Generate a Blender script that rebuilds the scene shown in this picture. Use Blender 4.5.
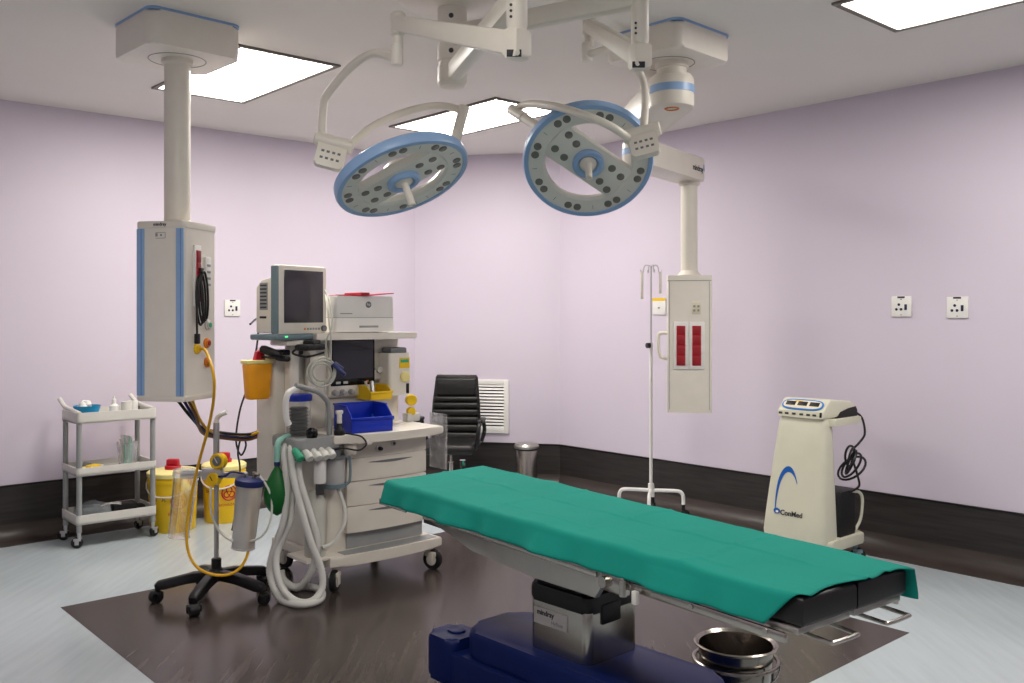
import bpy, bmesh, math, random
from mathutils import Matrix, Vector
random.seed(7)
for o in list(bpy.data.objects): bpy.data.objects.remove(o)
scene = bpy.context.scene
C = scene.collection
PI = math.pi

# ------------------------------------------------------------------ camera
EYE = 1.5                       # eye height
FPX = 920.0                     # focal length in pixels of a 1024 wide frame
cam = bpy.data.cameras.new('camera'); cam.sensor_width = 36.0
cam.lens = FPX/1024*36.0; cam.shift_y = -26.5/1024; cam.clip_start = 0.05
camo = bpy.data.objects.new('camera', cam); C.objects.link(camo)
camo.location = (0, 0, EYE); camo.rotation_euler = (PI/2, 0, 0)
scene.camera = camo
# ------------------------------------------------------------------ world / light / exposure
PANEL_STRENGTH = 20.0
world = bpy.data.worlds.new('world'); scene.world = world; world.use_nodes = True
world.node_tree.nodes['Background'].inputs[0].default_value = (0.5, 0.5, 0.52, 1)
world.node_tree.nodes['Background'].inputs[1].default_value = 0.05
vs = scene.view_settings
vs.view_transform = 'Standard'; vs.look = 'None'; vs.gamma = 1.0; vs.use_curve_mapping = False
vs.exposure = 0.27

# ------------------------------------------------------------------ helpers
TH = math.radians(41.6)         # the room is turned by this angle to the view
V = Vector((math.cos(TH), math.sin(TH), 0)); U = Vector((-math.sin(TH), math.cos(TH), 0))
def RM(x, y, z=0.0):            # room coordinates (along left wall, along right wall) to world
    return V*x + U*y + Vector((0, 0, z))
def P(px, py, Y):               # a sight line at depth Y, used for laying out arms and hoses
    return Vector(((px-512)/FPX*Y, Y, EYE-(py-315)/FPX*Y))
def srgb(r, g, b):
    f = lambda c: (c/12.92 if c <= 0.04045 else ((c+0.055)/1.055)**2.4)
    return (f(r/255), f(g/255), f(b/255))

MATS = {}
def mat(name, col, rough=0.5, metal=0.0, var=0.06, scale=12.0, bump=0.0, bscale=200.0, spec=0.5,
        trans=0.0, alpha=1.0, emit=0.0, coat=0.0, ior=1.45, streak=None, sub=0.0):
    m = bpy.data.materials.new(name); m.use_nodes = True
    nt = m.node_tree; b = nt.nodes['Principled BSDF']
    tc = nt.nodes.new('ShaderNodeTexCoord'); mp = nt.nodes.new('ShaderNodeMapping')
    nt.links.new(tc.outputs['Object'], mp.inputs[0])
    if streak:
        mp.inputs['Rotation'].default_value = streak[1]; mp.inputs['Scale'].default_value = streak[0]
    no = nt.nodes.new('ShaderNodeTexNoise'); no.inputs['Scale'].default_value = scale; no.inputs['Detail'].default_value = 5
    nt.links.new(mp.outputs[0], no.inputs['Vector'])
    rp = nt.nodes.new('ShaderNodeValToRGB')
    rp.color_ramp.elements[0].position = 0.3; rp.color_ramp.elements[1].position = 0.7
    lo = [max(0, c*(1-var)) for c in col]; hi = [min(1, c*(1+var)) for c in col]
    rp.color_ramp.elements[0].color = (*lo, 1); rp.color_ramp.elements[1].color = (*hi, 1)
    nt.links.new(no.outputs['Fac'], rp.inputs[0]); nt.links.new(rp.outputs[0], b.inputs['Base Color'])
    b.inputs['Roughness'].default_value = rough; b.inputs['Metallic'].default_value = metal
    b.inputs['Specular IOR Level'].default_value = spec; b.inputs['IOR'].default_value = ior
    b.inputs['Transmission Weight'].default_value = trans; b.inputs['Alpha'].default_value = alpha
    b.inputs['Coat Weight'].default_value = coat
    if sub:
        b.inputs['Subsurface Weight'].default_value = sub; b.inputs['Subsurface Radius'].default_value = (.02, .02, .02)
    if emit:
        b.inputs['Emission Color'].default_value = (*col, 1); b.inputs['Emission Strength'].default_value = emit
    if bump:
        n2 = nt.nodes.new('ShaderNodeTexNoise'); n2.inputs['Scale'].default_value = bscale
        nt.links.new(mp.outputs[0], n2.inputs['Vector'])
        bp = nt.nodes.new('ShaderNodeBump'); bp.inputs['Strength'].default_value = bump; bp.inputs['Distance'].default_value = 0.004
        nt.links.new(n2.outputs['Fac'], bp.inputs['Height']); nt.links.new(bp.outputs[0], b.inputs['Normal'])
    MATS[name] = m
    return m

mat('wall', srgb(211, 201, 215), 0.55, var=0.012, scale=1.6, bump=0.05, bscale=120)
mat('ceiling', srgb(236, 232, 226), 0.7, var=0.01, scale=2)
mat('floor', srgb(178, 188, 192), 0.16, var=0.05, scale=2.2, bump=0.012, bscale=3, streak=((12, 1.0, 1), (0, 0, -TH-0.35)))
mat('inlay', srgb(68, 60, 57), 0.22, var=0.34, spec=0.38, scale=2.2, bump=0.005, bscale=3, streak=((12, 1.0, 1), (0, 0, -TH-0.55)))
mat('dado', srgb(46, 42, 41), 0.42, var=0.35, scale=2.0, bump=0.15, bscale=4, streak=((1.5, 1.5, 26), (0, 0, 0)))
mat('dado_cap', srgb(14, 13, 13), 0.5)
mat('cove', srgb(64, 56, 52), 0.4, var=0.2, scale=2.0, streak=((1.5, 1.5, 20), (0, 0, 0)))
mat('panel_light', (1, 0.955, 0.885), 0.5, var=0.0, emit=PANEL_STRENGTH)
mat('panel_frame', srgb(120, 116, 108), 0.4, metal=0.5)
mat('cream', srgb(226, 220, 208), 0.38, var=0.02)
mat('cream2', srgb(232, 226, 215), 0.4, var=0.02)
mat('white', srgb(232, 230, 226), 0.4, var=0.02)
mat('offwhite', srgb(214, 211, 204), 0.45, var=0.03)
mat('grey', srgb(150, 152, 152), 0.45, var=0.04)
mat('midgrey', srgb(108, 112, 114), 0.5, var=0.04)
mat('darkgrey', srgb(58, 58, 60), 0.5, var=0.06)
mat('groove_blue', srgb(104, 140, 196), 0.35, var=0.03)
mat('blue_trim', srgb(146, 178, 218), 0.35, var=0.03)
mat('teal_grey', srgb(112, 132, 140), 0.45, var=0.03)
mat('black', srgb(17, 17, 18), 0.42, var=0.1)
mat('black_gloss', srgb(12, 12, 14), 0.15, var=0.05)
mat('leather', srgb(17, 16, 16), 0.42, var=0.15, bump=0.15, bscale=260)
mat('rubber', srgb(20, 20, 21), 0.6, var=0.1)
mat('screen', srgb(64, 60, 66), 0.12, var=0.02, spec=0.6)
mat('screen2', srgb(46, 46, 54), 0.12, var=0.02, spec=0.6)
mat('steel', srgb(176, 172, 164), 0.26, metal=1.0, var=0.04, streak=((1, 1, 40), (0, 0, 0)))
mat('steel_dull', srgb(172, 170, 164), 0.38, metal=0.85, var=0.05)
mat('pail_steel', srgb(150, 144, 136), 0.22, metal=1.0, var=0.05)
mat('chrome', srgb(205, 203, 198), 0.12, metal=1.0, var=0.02)
mat('alu', srgb(190, 190, 190), 0.35, metal=0.75, var=0.03)
mat('navy', srgb(14, 30, 84), 0.4, spec=0.22, var=0.06)
mat('drape', srgb(22, 138, 124), 0.85, var=0.035, scale=4, bump=0.12, bscale=420, spec=0.2)
mat('red', srgb(178, 20, 40), 0.4, var=0.04)
mat('red_dark', srgb(150, 22, 34), 0.5, var=0.06)
mat('yellow', srgb(238, 196, 22), 0.42, var=0.03)
mat('yellow_lid', srgb(240, 226, 150), 0.45, var=0.03)
mat('orange_yellow', srgb(246, 166, 24), 0.42, var=0.03)
mat('orange', srgb(226, 130, 40), 0.45)
mat('bin_blue', srgb(16, 48, 178), 0.38, var=0.05)
mat('bin_blue2', srgb(40, 120, 200), 0.4, var=0.05)
mat('tray_blue', srgb(20, 140, 190), 0.4, var=0.04)
mat('print_dark', srgb(40, 40, 46), 0.6)
mat('print_grey', srgb(150, 150, 148), 0.6)
mat('logo_blue', srgb(10, 92, 178), 0.5)
mat('socket_blue', srgb(22, 28, 62), 0.45)
mat('bag_green', srgb(12, 100, 40), 0.45, var=0.06)
mat('mint', srgb(150, 205, 190), 0.4, var=0.04)
mat('green', srgb(60, 170, 130), 0.45)
mat('led', (0.1, 0.9, 0.3), 0.4, emit=1.2)
mat('hose', srgb(222, 222, 216), 0.45, var=0.03, sub=0.25)
mat('hose_yellow', srgb(232, 176, 24), 0.4, var=0.03)
mat('cable_grey', srgb(196, 196, 186), 0.5)
mat('cable_blue', srgb(26, 40, 96), 0.45)
mat('cable_brown', srgb(120, 78, 44), 0.5)
mat('clear', (0.93, 0.95, 0.96), 0.08, var=0.0, trans=0.85, ior=1.2, alpha=0.55)
mat('acrylic', (0.92, 0.94, 0.95), 0.06, var=0.0, trans=0.8, ior=1.15, alpha=0.45)
mat('frosted', srgb(214, 214, 214), 0.3, var=0.02, trans=0.35, ior=1.2, alpha=0.8)
mat('lens', srgb(122, 118, 112), 0.22, var=0.2, coat=0.5)
mat('lamp_face', srgb(220, 219, 211), 0.3, var=0.02)
mat('plastic_bag', srgb(170, 180, 186), 0.25, var=0.15, trans=0.5, alpha=0.7, ior=1.2)
mat('esu_body', srgb(214, 212, 192), 0.4, var=0.02)
mat('strap', srgb(236, 230, 220), 0.5, alpha=0.8)
mat('skin_label', srgb(222, 214, 190), 0.5)
mat('carbon', srgb(46, 44, 46), 0.8, var=0.25, scale=60)

def frame(o, x, y):             # matrix with given x and y axes
    x = Vector(x).normalized(); y = Vector(y); z = x.cross(y).normalized(); y = z.cross(x)
    M = Matrix((x, y, z)).transposed().to_4x4(); M.translation = Vector(o); return M
def zframe(o, z, x=(1, 0, 0)):  # matrix whose z axis is z
    z = Vector(z).normalized(); x = Vector(x); x = (x-z*x.dot(z))
    if x.length < 1e-4: x = Vector((0, 1, 0)); x = x-z*x.dot(z)
    x.normalize(); y = z.cross(x)
    M = Matrix((x, y, z)).transposed().to_4x4(); M.translation = Vector(o); return M
def T(x, y, z): return Matrix.Translation((x, y, z))
def RZ(a): return Matrix.Rotation(a, 4, 'Z')
def RX(a): return Matrix.Rotation(a, 4, 'X')
def RY(a): return Matrix.Rotation(a, 4, 'Y')

def spline(pts, n=8, closed=False):
    pts = [Vector(p) for p in pts]
    if len(pts) < 3: return pts
    out = []; N = len(pts)
    for i in range(N if closed else N-1):
        g = (lambda k: pts[k % N]) if closed else (lambda k: pts[max(0, min(N-1, k))])
        a, b, c, d = g(i-1), g(i), g(i+1), g(i+2)
        for k in range(n):
            t = k/n
            out.append(0.5*((2*b)+(c-a)*t+(2*a-5*b+4*c-d)*t*t+(3*b-a-3*c+d)*t**3))
    if not closed: out.append(pts[-1])
    return out
def resample(pts, step):
    out = [pts[0].copy()]; acc = 0.0
    for a, b in zip(pts, pts[1:]):
        L = (b-a).length
        if L < 1e-9: continue
        d = step-acc
        while d <= L:
            out.append(a.lerp(b, d/L)); d += step
        acc = (acc+L) % step if d > L else 0
        acc = L-(d-step)
    return out

class MB:
    def __init__(s): s.bm = bmesh.new()
    def _tr(s, vs, M):
        if M is not None: bmesh.ops.transform(s.bm, matrix=M, verts=vs)
    def box(s, c, size, bev=0.0, M=None, seg=2, taper=None):
        r = bmesh.ops.create_cube(s.bm, size=1.0); vs = r['verts']
        for v in vs:
            v.co = Vector((v.co.x*size[0], v.co.y*size[1], v.co.z*size[2]))
            if taper and v.co.z > 0: v.co.x *= taper[0]; v.co.y *= taper[1]
            v.co += Vector(c)
        if bev > 0:
            es = list({e for v in vs for e in v.link_edges})
            r2 = bmesh.ops.bevel(s.bm, geom=es, offset=min(bev, min(size)*0.49), segments=seg, affect='EDGES', profile=0.5)
            vs = list({v for f in r2['faces'] for v in f.verts} | {v for v in vs if v.is_valid})
        s._tr(vs, M); return s
    def lathe(s, prof, n=24, M=None, cap=True):
        vs = []; rings = []
        for r, z in prof:
            if r < 1e-6: ring = [s.bm.verts.new((0, 0, z))]
            else: ring = [s.bm.verts.new((r*math.cos(2*PI*k/n), r*math.sin(2*PI*k/n), z)) for k in range(n)]
            rings.append(ring); vs += ring
        for a, b in zip(rings, rings[1:]):
            for k in range(n):
                k2 = (k+1) % n
                if len(a) == 1 and len(b) == 1: continue
                if len(a) == 1: s.bm.faces.new((a[0], b[k2], b[k]))
                elif len(b) == 1: s.bm.faces.new((a[k], a[k2], b[0]))
                else: s.bm.faces.new((a[k], a[k2], b[k2], b[k]))
        if cap:
            if len(rings[0]) > 1: s.bm.faces.new(rings[0][::-1])
            if len(rings[-1]) > 1: s.bm.faces.new(rings[-1])
        s._tr(vs, M); return s
    def cyl(s, p0, p1, r, r1=None, n=16, bev=0.0):
        p0 = Vector(p0); p1 = Vector(p1); L = (p1-p0).length; r1 = r if r1 is None else r1
        pr = [(r, 0), (r1, L)] if bev <= 0 else [(r-bev, 0), (r, bev), (r1, L-bev), (r1-bev, L)]
        return s.lathe(pr, n, zframe(p0, p1-p0))
    def torus(s, R, r, M=None, n=28, k=8, a0=0, a1=2*PI):
        full = abs(a1-a0-2*PI) < 1e-6
        pts = [Vector((R*math.cos(a0+(a1-a0)*i/n), R*math.sin(a0+(a1-a0)*i/n), 0)) for i in range(n if full else n+1)]
        if M is not None: pts = [M @ p for p in pts]
        return s.tube(pts, r, k, closed=full)
    def tube(s, pts, r, n=8, closed=False, corr=0.0):
        pts = [Vector(p) for p in pts]; N = len(pts)
        rings = []; up = None
        for i, p in enumerate(pts):
            a = pts[(i-1) % N] if (closed or i > 0) else p
            b = pts[(i+1) % N] if (closed or i < N-1) else p
            t = (b-a)
            if t.length < 1e-9: t = Vector((0, 0, 1))
            t.normalize()
            if up is None:
                up = Vector((0, 0, 1)) if abs(t.z) < 0.9 else Vector((1, 0, 0))
            up = up-t*up.dot(t)
            if up.length < 1e-6: up = t.orthogonal()
            up.normalize(); sd = t.cross(up)
            rr = r[i] if isinstance(r, (list, tuple)) else r
            if corr and i % 2: rr *= (1-corr)
            rings.append([s.bm.verts.new(p+(up*math.cos(2*PI*k/n)+sd*math.sin(2*PI*k/n))*rr) for k in range(n)])
        for i in range(N if closed else N-1):
            a, b = rings[i], rings[(i+1) % N]
            for k in range(n):
                s.bm.faces.new((a[k], b[k], b[(k+1) % n], a[(k+1) % n]))
        if not closed:
            s.bm.faces.new(rings[0]); s.bm.faces.new(rings[-1][::-1])
        return s
    def prism(s, poly, z0, z1, M=None, bev=0.0, seg=2):
        a = [s.bm.verts.new((x, y, z0)) for x, y in poly]; b = [s.bm.verts.new((x, y, z1)) for x, y in poly]
        n = len(poly); fs = [s.bm.faces.new(a[::-1]), s.bm.faces.new(b)]
        for k in range(n): fs.append(s.bm.faces.new((a[k], a[(k+1) % n], b[(k+1) % n], b[k])))
        vs = a+b
        if bev > 0:
            es = list({e for f in fs[:2] for e in f.edges})
            r2 = bmesh.ops.bevel(s.bm, geom=es, offset=bev, segments=seg, affect='EDGES', profile=0.5)
            vs = list({v for f in r2['faces'] for v in f.verts} | {v for v in vs if v.is_valid})
        s._tr(vs, M); return s
    def beam(s, p0, p1, w, h, bev=0.01, taper=1.0):
        p0 = Vector(p0); p1 = Vector(p1); d = p1-p0; L = d.length
        x = d.normalized(); side = Vector((0, 0, 1)).cross(x).normalized(); up = x.cross(side)
        M = Matrix((x, side, up)).transposed().to_4x4(); M.translation = p0
        pts = [(0, -h/2), (L, -h/2*taper), (L, h/2*taper), (0, h/2)]
        K = M @ Matrix.Rotation(PI/2, 4, 'X')
        return s.prism(pts, -w/2, w/2, K, bev)
    def mesh(s, name, m, ang=35):
        bmesh.ops.recalc_face_normals(s.bm, faces=s.bm.faces)
        me = bpy.data.meshes.new(name); s.bm.to_mesh(me); s.bm.free()
        me.shade_smooth(); me.set_sharp_from_angle(angle=math.radians(ang))
        me.materials.append(MATS[m]); return me
    def build(s, name, m, parent=None, ang=35):
        return link(name, s.mesh(name, m, ang), parent)
def link(name, me, parent=None):
    o = bpy.data.objects.new(name, me); C.objects.link(o)
    if parent is not None: o.parent = parent
    return o
def tag(o, label=None, cat=None, group=None, kind=None):
    if label: o['label'] = label
    if cat: o['category'] = cat
    if group: o['group'] = group
    if kind: o['kind'] = kind
    return o
def thing(name, label, cat, loc=(0, 0, 0), rz=0.0, group=None):
    o = bpy.data.objects.new(name, None); C.objects.link(o); o.empty_display_size = 0.1
    o.location = loc; o.rotation_euler = (0, 0, rz)
    return tag(o, label, cat, group)
def part(o, label): o['label'] = label; return o
def text(s, size, m, M, parent=None, name='lettering', ex=0.0006, bold=0.0):
    cu = bpy.data.curves.new('txt', 'FONT'); cu.body = s; cu.size = size; cu.align_x = 'CENTER'; cu.align_y = 'CENTER'
    cu.extrude = ex; cu.offset = bold; cu.resolution_u = 3
    ob = bpy.data.objects.new('txt', cu); C.objects.link(ob)
    me = bpy.data.meshes.new_from_object(ob.evaluated_get(bpy.context.evaluated_depsgraph_get()))
    bpy.data.objects.remove(ob); bpy.data.curves.remove(cu)
    me.transform(M); me.name = name; me.materials.clear(); me.materials.append(MATS[m])
    return link(name, me, parent)
def rrect(x0, x1, y0, y1, r, n=5):
    out = []
    for cx, cy, a in ((x1-r, y1-r, 0), (x0+r, y1-r, PI/2), (x0+r, y0+r, PI), (x1-r, y0+r, 3*PI/2)):
        for k in range(n+1): out.append((cx+r*math.cos(a+k*PI/2/n), cy+r*math.sin(a+k*PI/2/n)))
    return out
def castor(parent, loc, r, w, housing='grey', wheel='rubber', rz=0.0, top=None, hub=None):
    top = top if top is not None else r*2.4
    M = T(*loc) @ RZ(rz)
    m = MB()
    m.cyl(M @ Vector((0, 0, r*1.7)), M @ Vector((0, 0, top)), r*0.35, n=10)
    m.box((r*0.25, 0, r*1.55), (r*1.3, w*1.5, r*0.5), r*0.12, M)
    for s in (-1, 1): m.box((r*0.3, s*w*0.72, r*1.15), (r*0.7, w*0.18, r*1.0), r*0.05, M)
    c = m.build('castor', housing, parent)
    k = MB(); p = M @ Vector((r*0.35, 0, r))
    ax = (M.to_3x3() @ Vector((0, 1, 0)))
    k.lathe([(r*0.55, -w/2), (r*0.9, -w/2), (r, -w*0.3), (r, w*0.3), (r*0.9, w/2), (r*0.55, w/2)], 18, zframe(p, ax))
    k.build('wheel', wheel, c)
    if hub:
        h = MB(); h.lathe([(r*0.56, -w*0.53), (r*0.56, w*0.53)], 14, zframe(p, ax)); h.build('hub_cap', hub, c)
    return c

# ------------------------------------------------------------------ the room
H = 2.93; YL = 6.817; XR = 5.672; X0 = -1.3; Y0 = -1.3
CL = (4.873, YL); CR = (XR, 5.753)           # the chamfered corner
DADO = 0.36
loop = [(X0, Y0), (XR, Y0), CR, CL, (X0, YL)]
def shell(name, z0, z1, m):
    b = MB(); b.prism([tuple(RM(x, y).xy) for x, y in [(X0-.2, Y0-.2), (XR+.2, Y0-.2), (XR+.2, YL+.2), (X0-.2, YL+.2)]], z0, z1)
    return tag(b.build(name, m), kind='structure')
floor = shell('floor', -0.1, 0.0, 'floor')
ceil = shell('ceiling', H, H+0.1, 'ceiling')
def wall(name, a, b, base, dadon):
    A = RM(*a); B = RM(*b); d = (B-A).normalized(); n = Vector((-d.y, d.x, 0))   # inward normal (loop is counterclockwise)
    L = (B-A).length; M = frame(A, d, n)      # x along wall, y inward, z up
    w = MB(); w.box((L/2, -0.05, H/2), (L+0.1, 0.1, H), 0, M); tag(w.build(name, 'wall'), kind='structure')
    D = MB(); D.box((L/2, 0.003, DADO/2), (L, 0.006, DADO), 0, M); t = tag(D.build(dadon, 'dado'), kind='structure')
    D = MB(); D.box((L/2, 0.005, DADO), (L, 0.012, 0.014), 0.003, M); D.build('cap_strip', 'dado_cap', t)
    r = 0.10; pr = [(0.004, 0.0), (0.004, r)]
    for k in range(7):
        a_ = PI+k*PI/12; pr.append((0.006+r+r*math.cos(a_), 0.004+r+r*math.sin(a_)))
    pr += [(0.195, 0.003), (0.195, 0.0)]
    K = MB(); Q = frame(A, n, (0, 0, 1))
    K.prism(pr[::-1], 0.0, L, Q)
    tag(K.build(base, 'cove'), kind='structure')
    return M, L
names = [('wall_back', 'baseboard_back', 'trim_1'), ('wall_right', 'baseboard_right', 'trim_2'), ('wall_corner', 'baseboard_corner', 'trim_3'),
         ('wall_left', 'baseboard_left', 'trim_4'), ('wall_front', 'baseboard_front', 'trim_5')]
WF = {}
for k in range(5):
    WF[names[k][0]] = wall(names[k][0], loop[k], loop[(k+1) % 5], names[k][1], names[k][2])
# dark floor inlay with a thin weld line round it
def F(px, py): return P(px, py, FPX*EYE/(py-315))
a, b = F(60.5, 607.5), F(909.4, 632.9)
q = (b-a); ix, iy = q.dot(V), q.dot(U)
ia = (a.dot(V), a.dot(U)); ib = (b.dot(V), b.dot(U))
x0, x1 = ia[0], ib[0]; y1, y0 = ia[1], ib[1]
INL = (x0, x1, y0, y1)
# edges of the inlay: left edge along U through a, far edge along V through a, right edge ...
m = MB(); m.prism([tuple(RM(*p).xy) for p in [(x0, y0), (x1, y0), (x1, y1), (x0, y1)]], 0.0, 0.0015)
inl = m.build('inlay', 'inlay', floor); part(inl, 'dark brown streaked vinyl field set into the pale floor')

# ------------------------------------------------------------------ ceiling light panels
def light_panel(cx, cy, label):
    t = thing('ceiling_light', label, 'ceiling light', RM(cx, cy, H), TH, 'recessed light panels in the ceiling')
    f = MB()
    for s in (-1, 1):
        f.box((s*0.295, 0, -0.006), (0.03, 1.24, 0.012), 0.002); f.box((0, s*0.605, -0.006), (0.56, 0.03, 0.012), 0.002)
    f.build('frame', 'panel_frame', t)
    d = MB(); d.box((0, 0, -0.004), (0.56, 1.18, 0.004)); d.build('diffuser', 'panel_light', t)
light_panel(2.45, 5.20, 'white ceiling light panel behind the ceiling box of the wide blue-striped pendant')
light_panel(4.23, 5.20, 'white ceiling light panel above the two round surgical lamps, near the chamfered corner')
light_panel(4.20, 1.56, 'white ceiling light panel nearest the two wall sockets')
light_panel(0.70, 1.56, 'white ceiling light panel farthest from the chamfered corner')

# ------------------------------------------------------------------ operating table
TA = math.radians(-53)
TC = Vector((0.282, 3.26, 0))
table = thing('operating_table', 'operating table with blue base, steel column and black mattress under the green drape', 'operating table', TC, TA)
BR = RZ(math.radians(6)) @ T(-0.03, 0.02, 0)         # the base is turned a little under the top
b = MB()
b.prism(rrect(-0.69, 0.66, -0.185, 0.19, 0.07), 0.055, 0.19, BR, 0.018)
b.prism(rrect(-0.52, 0.50, -0.175, 0.18, 0.10), 0.185, 0.295, BR, 0.022, 3)
b.prism(rrect(-0.71, -0.54, -0.195, -0.03, 0.04), 0.06, 0.235, BR, 0.022, 3)
b.prism(rrect(-0.66, -0.59, -0.13, -0.07, 0.02), 0.23, 0.243, BR, 0.006)
base = b.build('base', 'navy', table)
b = MB(); b.prism(rrect(-0.675, 0.64, -0.17, 0.175, 0.06), 0.012, 0.06, BR); b.build('skirt', 'darkgrey', base)
for x in (-0.60, 0.58):
    for y in (-0.12, 0.13):
        b = MB(); b.lathe([(0.03, 0), (0.035, 0.01), (0.035, 0.02)], 12, BR @ T(x, y, 0)); b.build('foot', 'rubber', base)
CO = BR @ T(-0.045, 0.02, 0)
b = MB(); b.prism(rrect(-0.145, 0.145, -0.135, 0.135, 0.03), 0.295, 0.488, CO, 0.004)
col = b.build('column', 'steel', table)
b = MB(); b.prism(rrect(-0.148, 0.148, -0.138, 0.138, 0.03), 0.47, 0.53, CO, 0.014)
b.prism(rrect(-0.135, 0.135, -0.125, 0.125, 0.03), 0.525, 0.575, CO, 0.012)
b.prism(rrect(-0.12, 0.12, -0.11, 0.11, 0.03), 0.57, 0.66, CO, 0.012)
b.box((0.147, -0.02, 0.46), (0.012, 0.10, 0.07), 0.008, CO)
b.build('bellows', 'black', table)
b = MB(); b.box((-0.035, -0.1365, 0.418), (0.165, 0.003, 0.058), 0.001, CO); pl = b.build('name_plate', 'offwhite', col)
TM = CO @ frame((-0.058, -0.1386, 0.432), (1, 0, 0), (0, 0, 1))
text('mindray', 0.026, 'print_dark', TM, col, bold=0.0006)
text('HyBase', 0.019, 'print_grey', CO @ frame((-0.0, -0.1386, 0.406), (1, 0, 0), (0, 0, 1)), col)
# top: side covers, frame, rails, mattress
SIDE = [(-0.74, 0.722), (0.36, 0.722), (0.36, 0.69), (0.31, 0.622), (0.0, 0.617), (-0.36, 0.632), (-0.72, 0.702)]
for s in (-1, 1):
    b = MB(); b.prism(SIDE, -0.012, 0.012, frame((0, s*0.255, 0), (1, 0, 0), (0, 0, 1)), 0.004)
    part(b.build('side_cover', 'steel_dull', table), 'brushed grey side cover of the table top')
    c = MB(); c.box((-0.18, s*0.274, 0.704), (1.02, 0.008, 0.024), 0.003)
    for x in (-0.62, -0.2, 0.24): c.cyl((x, s*0.258, 0.704), (x, s*0.276, 0.704), 0.008, n=8)
    c.build('side_rail', 'steel', table)
    c = MB(); c.box((0.70, s*0.256, 0.692), (0.62, 0.010, 0.026), 0.003)
    for x in (0.46, 0.70, 0.95): c.cyl((x, s*0.22, 0.694), (x, s*0.264, 0.694), 0.008, n=8)
    c.build('side_rail', 'steel', table)
    c = MB(); c.box((-0.93, s*0.275, 0.706), (0.22, 0.010, 0.024), 0.003)
    c.cyl((-0.86, s*0.25, 0.706), (-0.86, s*0.279, 0.706), 0.008, n=8)
    c.build('side_rail', 'steel', table)
b = MB(); b.box((-0.19, 0, 0.69), (1.08, 0.50, 0.05), 0.006); b.box((-0.05, 0, 0.645), (0.5, 0.28, 0.05), 0.01)
b.build('centre_frame', 'darkgrey', table)
b = MB(); b.box((-0.90, 0, 0.712), (0.30, 0.53, 0.014), 0.004); b.build('head_plate', 'darkgrey', table)
for s in (-1, 1):
    b = MB(); b.box((0.72, s*0.122, 0.708), (0.62, 0.226, 0.018), 0.004); b.build('leg_plate', 'steel_dull', table)
    b = MB(); b.tube(spline([(0.98, s*0.122-0.055, 0.69), (1.075, s*0.122-0.055, 0.685), (1.09, s*0.122-0.045, 0.685), (1.09, s*0.122+0.045, 0.685), (1.075, s*0.122+0.055, 0.685), (0.98, s*0.122+0.055, 0.69)], 5), 0.006, 8)
    b.build('loop_handle', 'steel', table)
    b = MB(); b.box((0.40, s*0.262, 0.69), (0.10, 0.03, 0.06), 0.006); b.cyl((0.37, s*0.25, 0.69), (0.37, s*0.292, 0.69), 0.018, n=12)
    b.cyl((0.44, s*0.27, 0.66), (0.44, s*0.27, 0.71), 0.012, n=10)
    b.build('joint', 'steel', table)
    b = MB(); b.box((0.50, s*0.278, 0.672), (0.02, 0.016, 0.04), 0.004, None); b.build('release_lever', 'offwhite', table)
b = MB(); b.prism([(-0.975, -0.283), (0.37, -0.258), (0.37, 0.258), (-1.085, 0.283)], 0.722, 0.796, None, 0.014, 3)
b.build('mattress', 'leather', table)
for s in (-1, 1):
    pts = [(0.375, 0.003), (1.045, 0.003), (1.045, 0.234), (0.375, 0.257)]
    if s < 0: pts = [(x, -y) for x, y in pts][::-1]
    b = MB(); b.prism(pts, 0.719, 0.795, None, 0.014, 3); b.build('leg_mattress', 'leather', table)
b = MB(); b.cyl((-1.10, 0.19, 0.71), (-1.10, 0.19, 0.80), 0.008, n=8); b.cyl((-1.10, 0.19, 0.795), (-1.10, 0.19, 0.83), 0.014, n=10); b.box((-1.07, 0.19, 0.712), (0.08, 0.02, 0.012), 0.002)
b.build('clamp_post', 'chrome', table)

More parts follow.
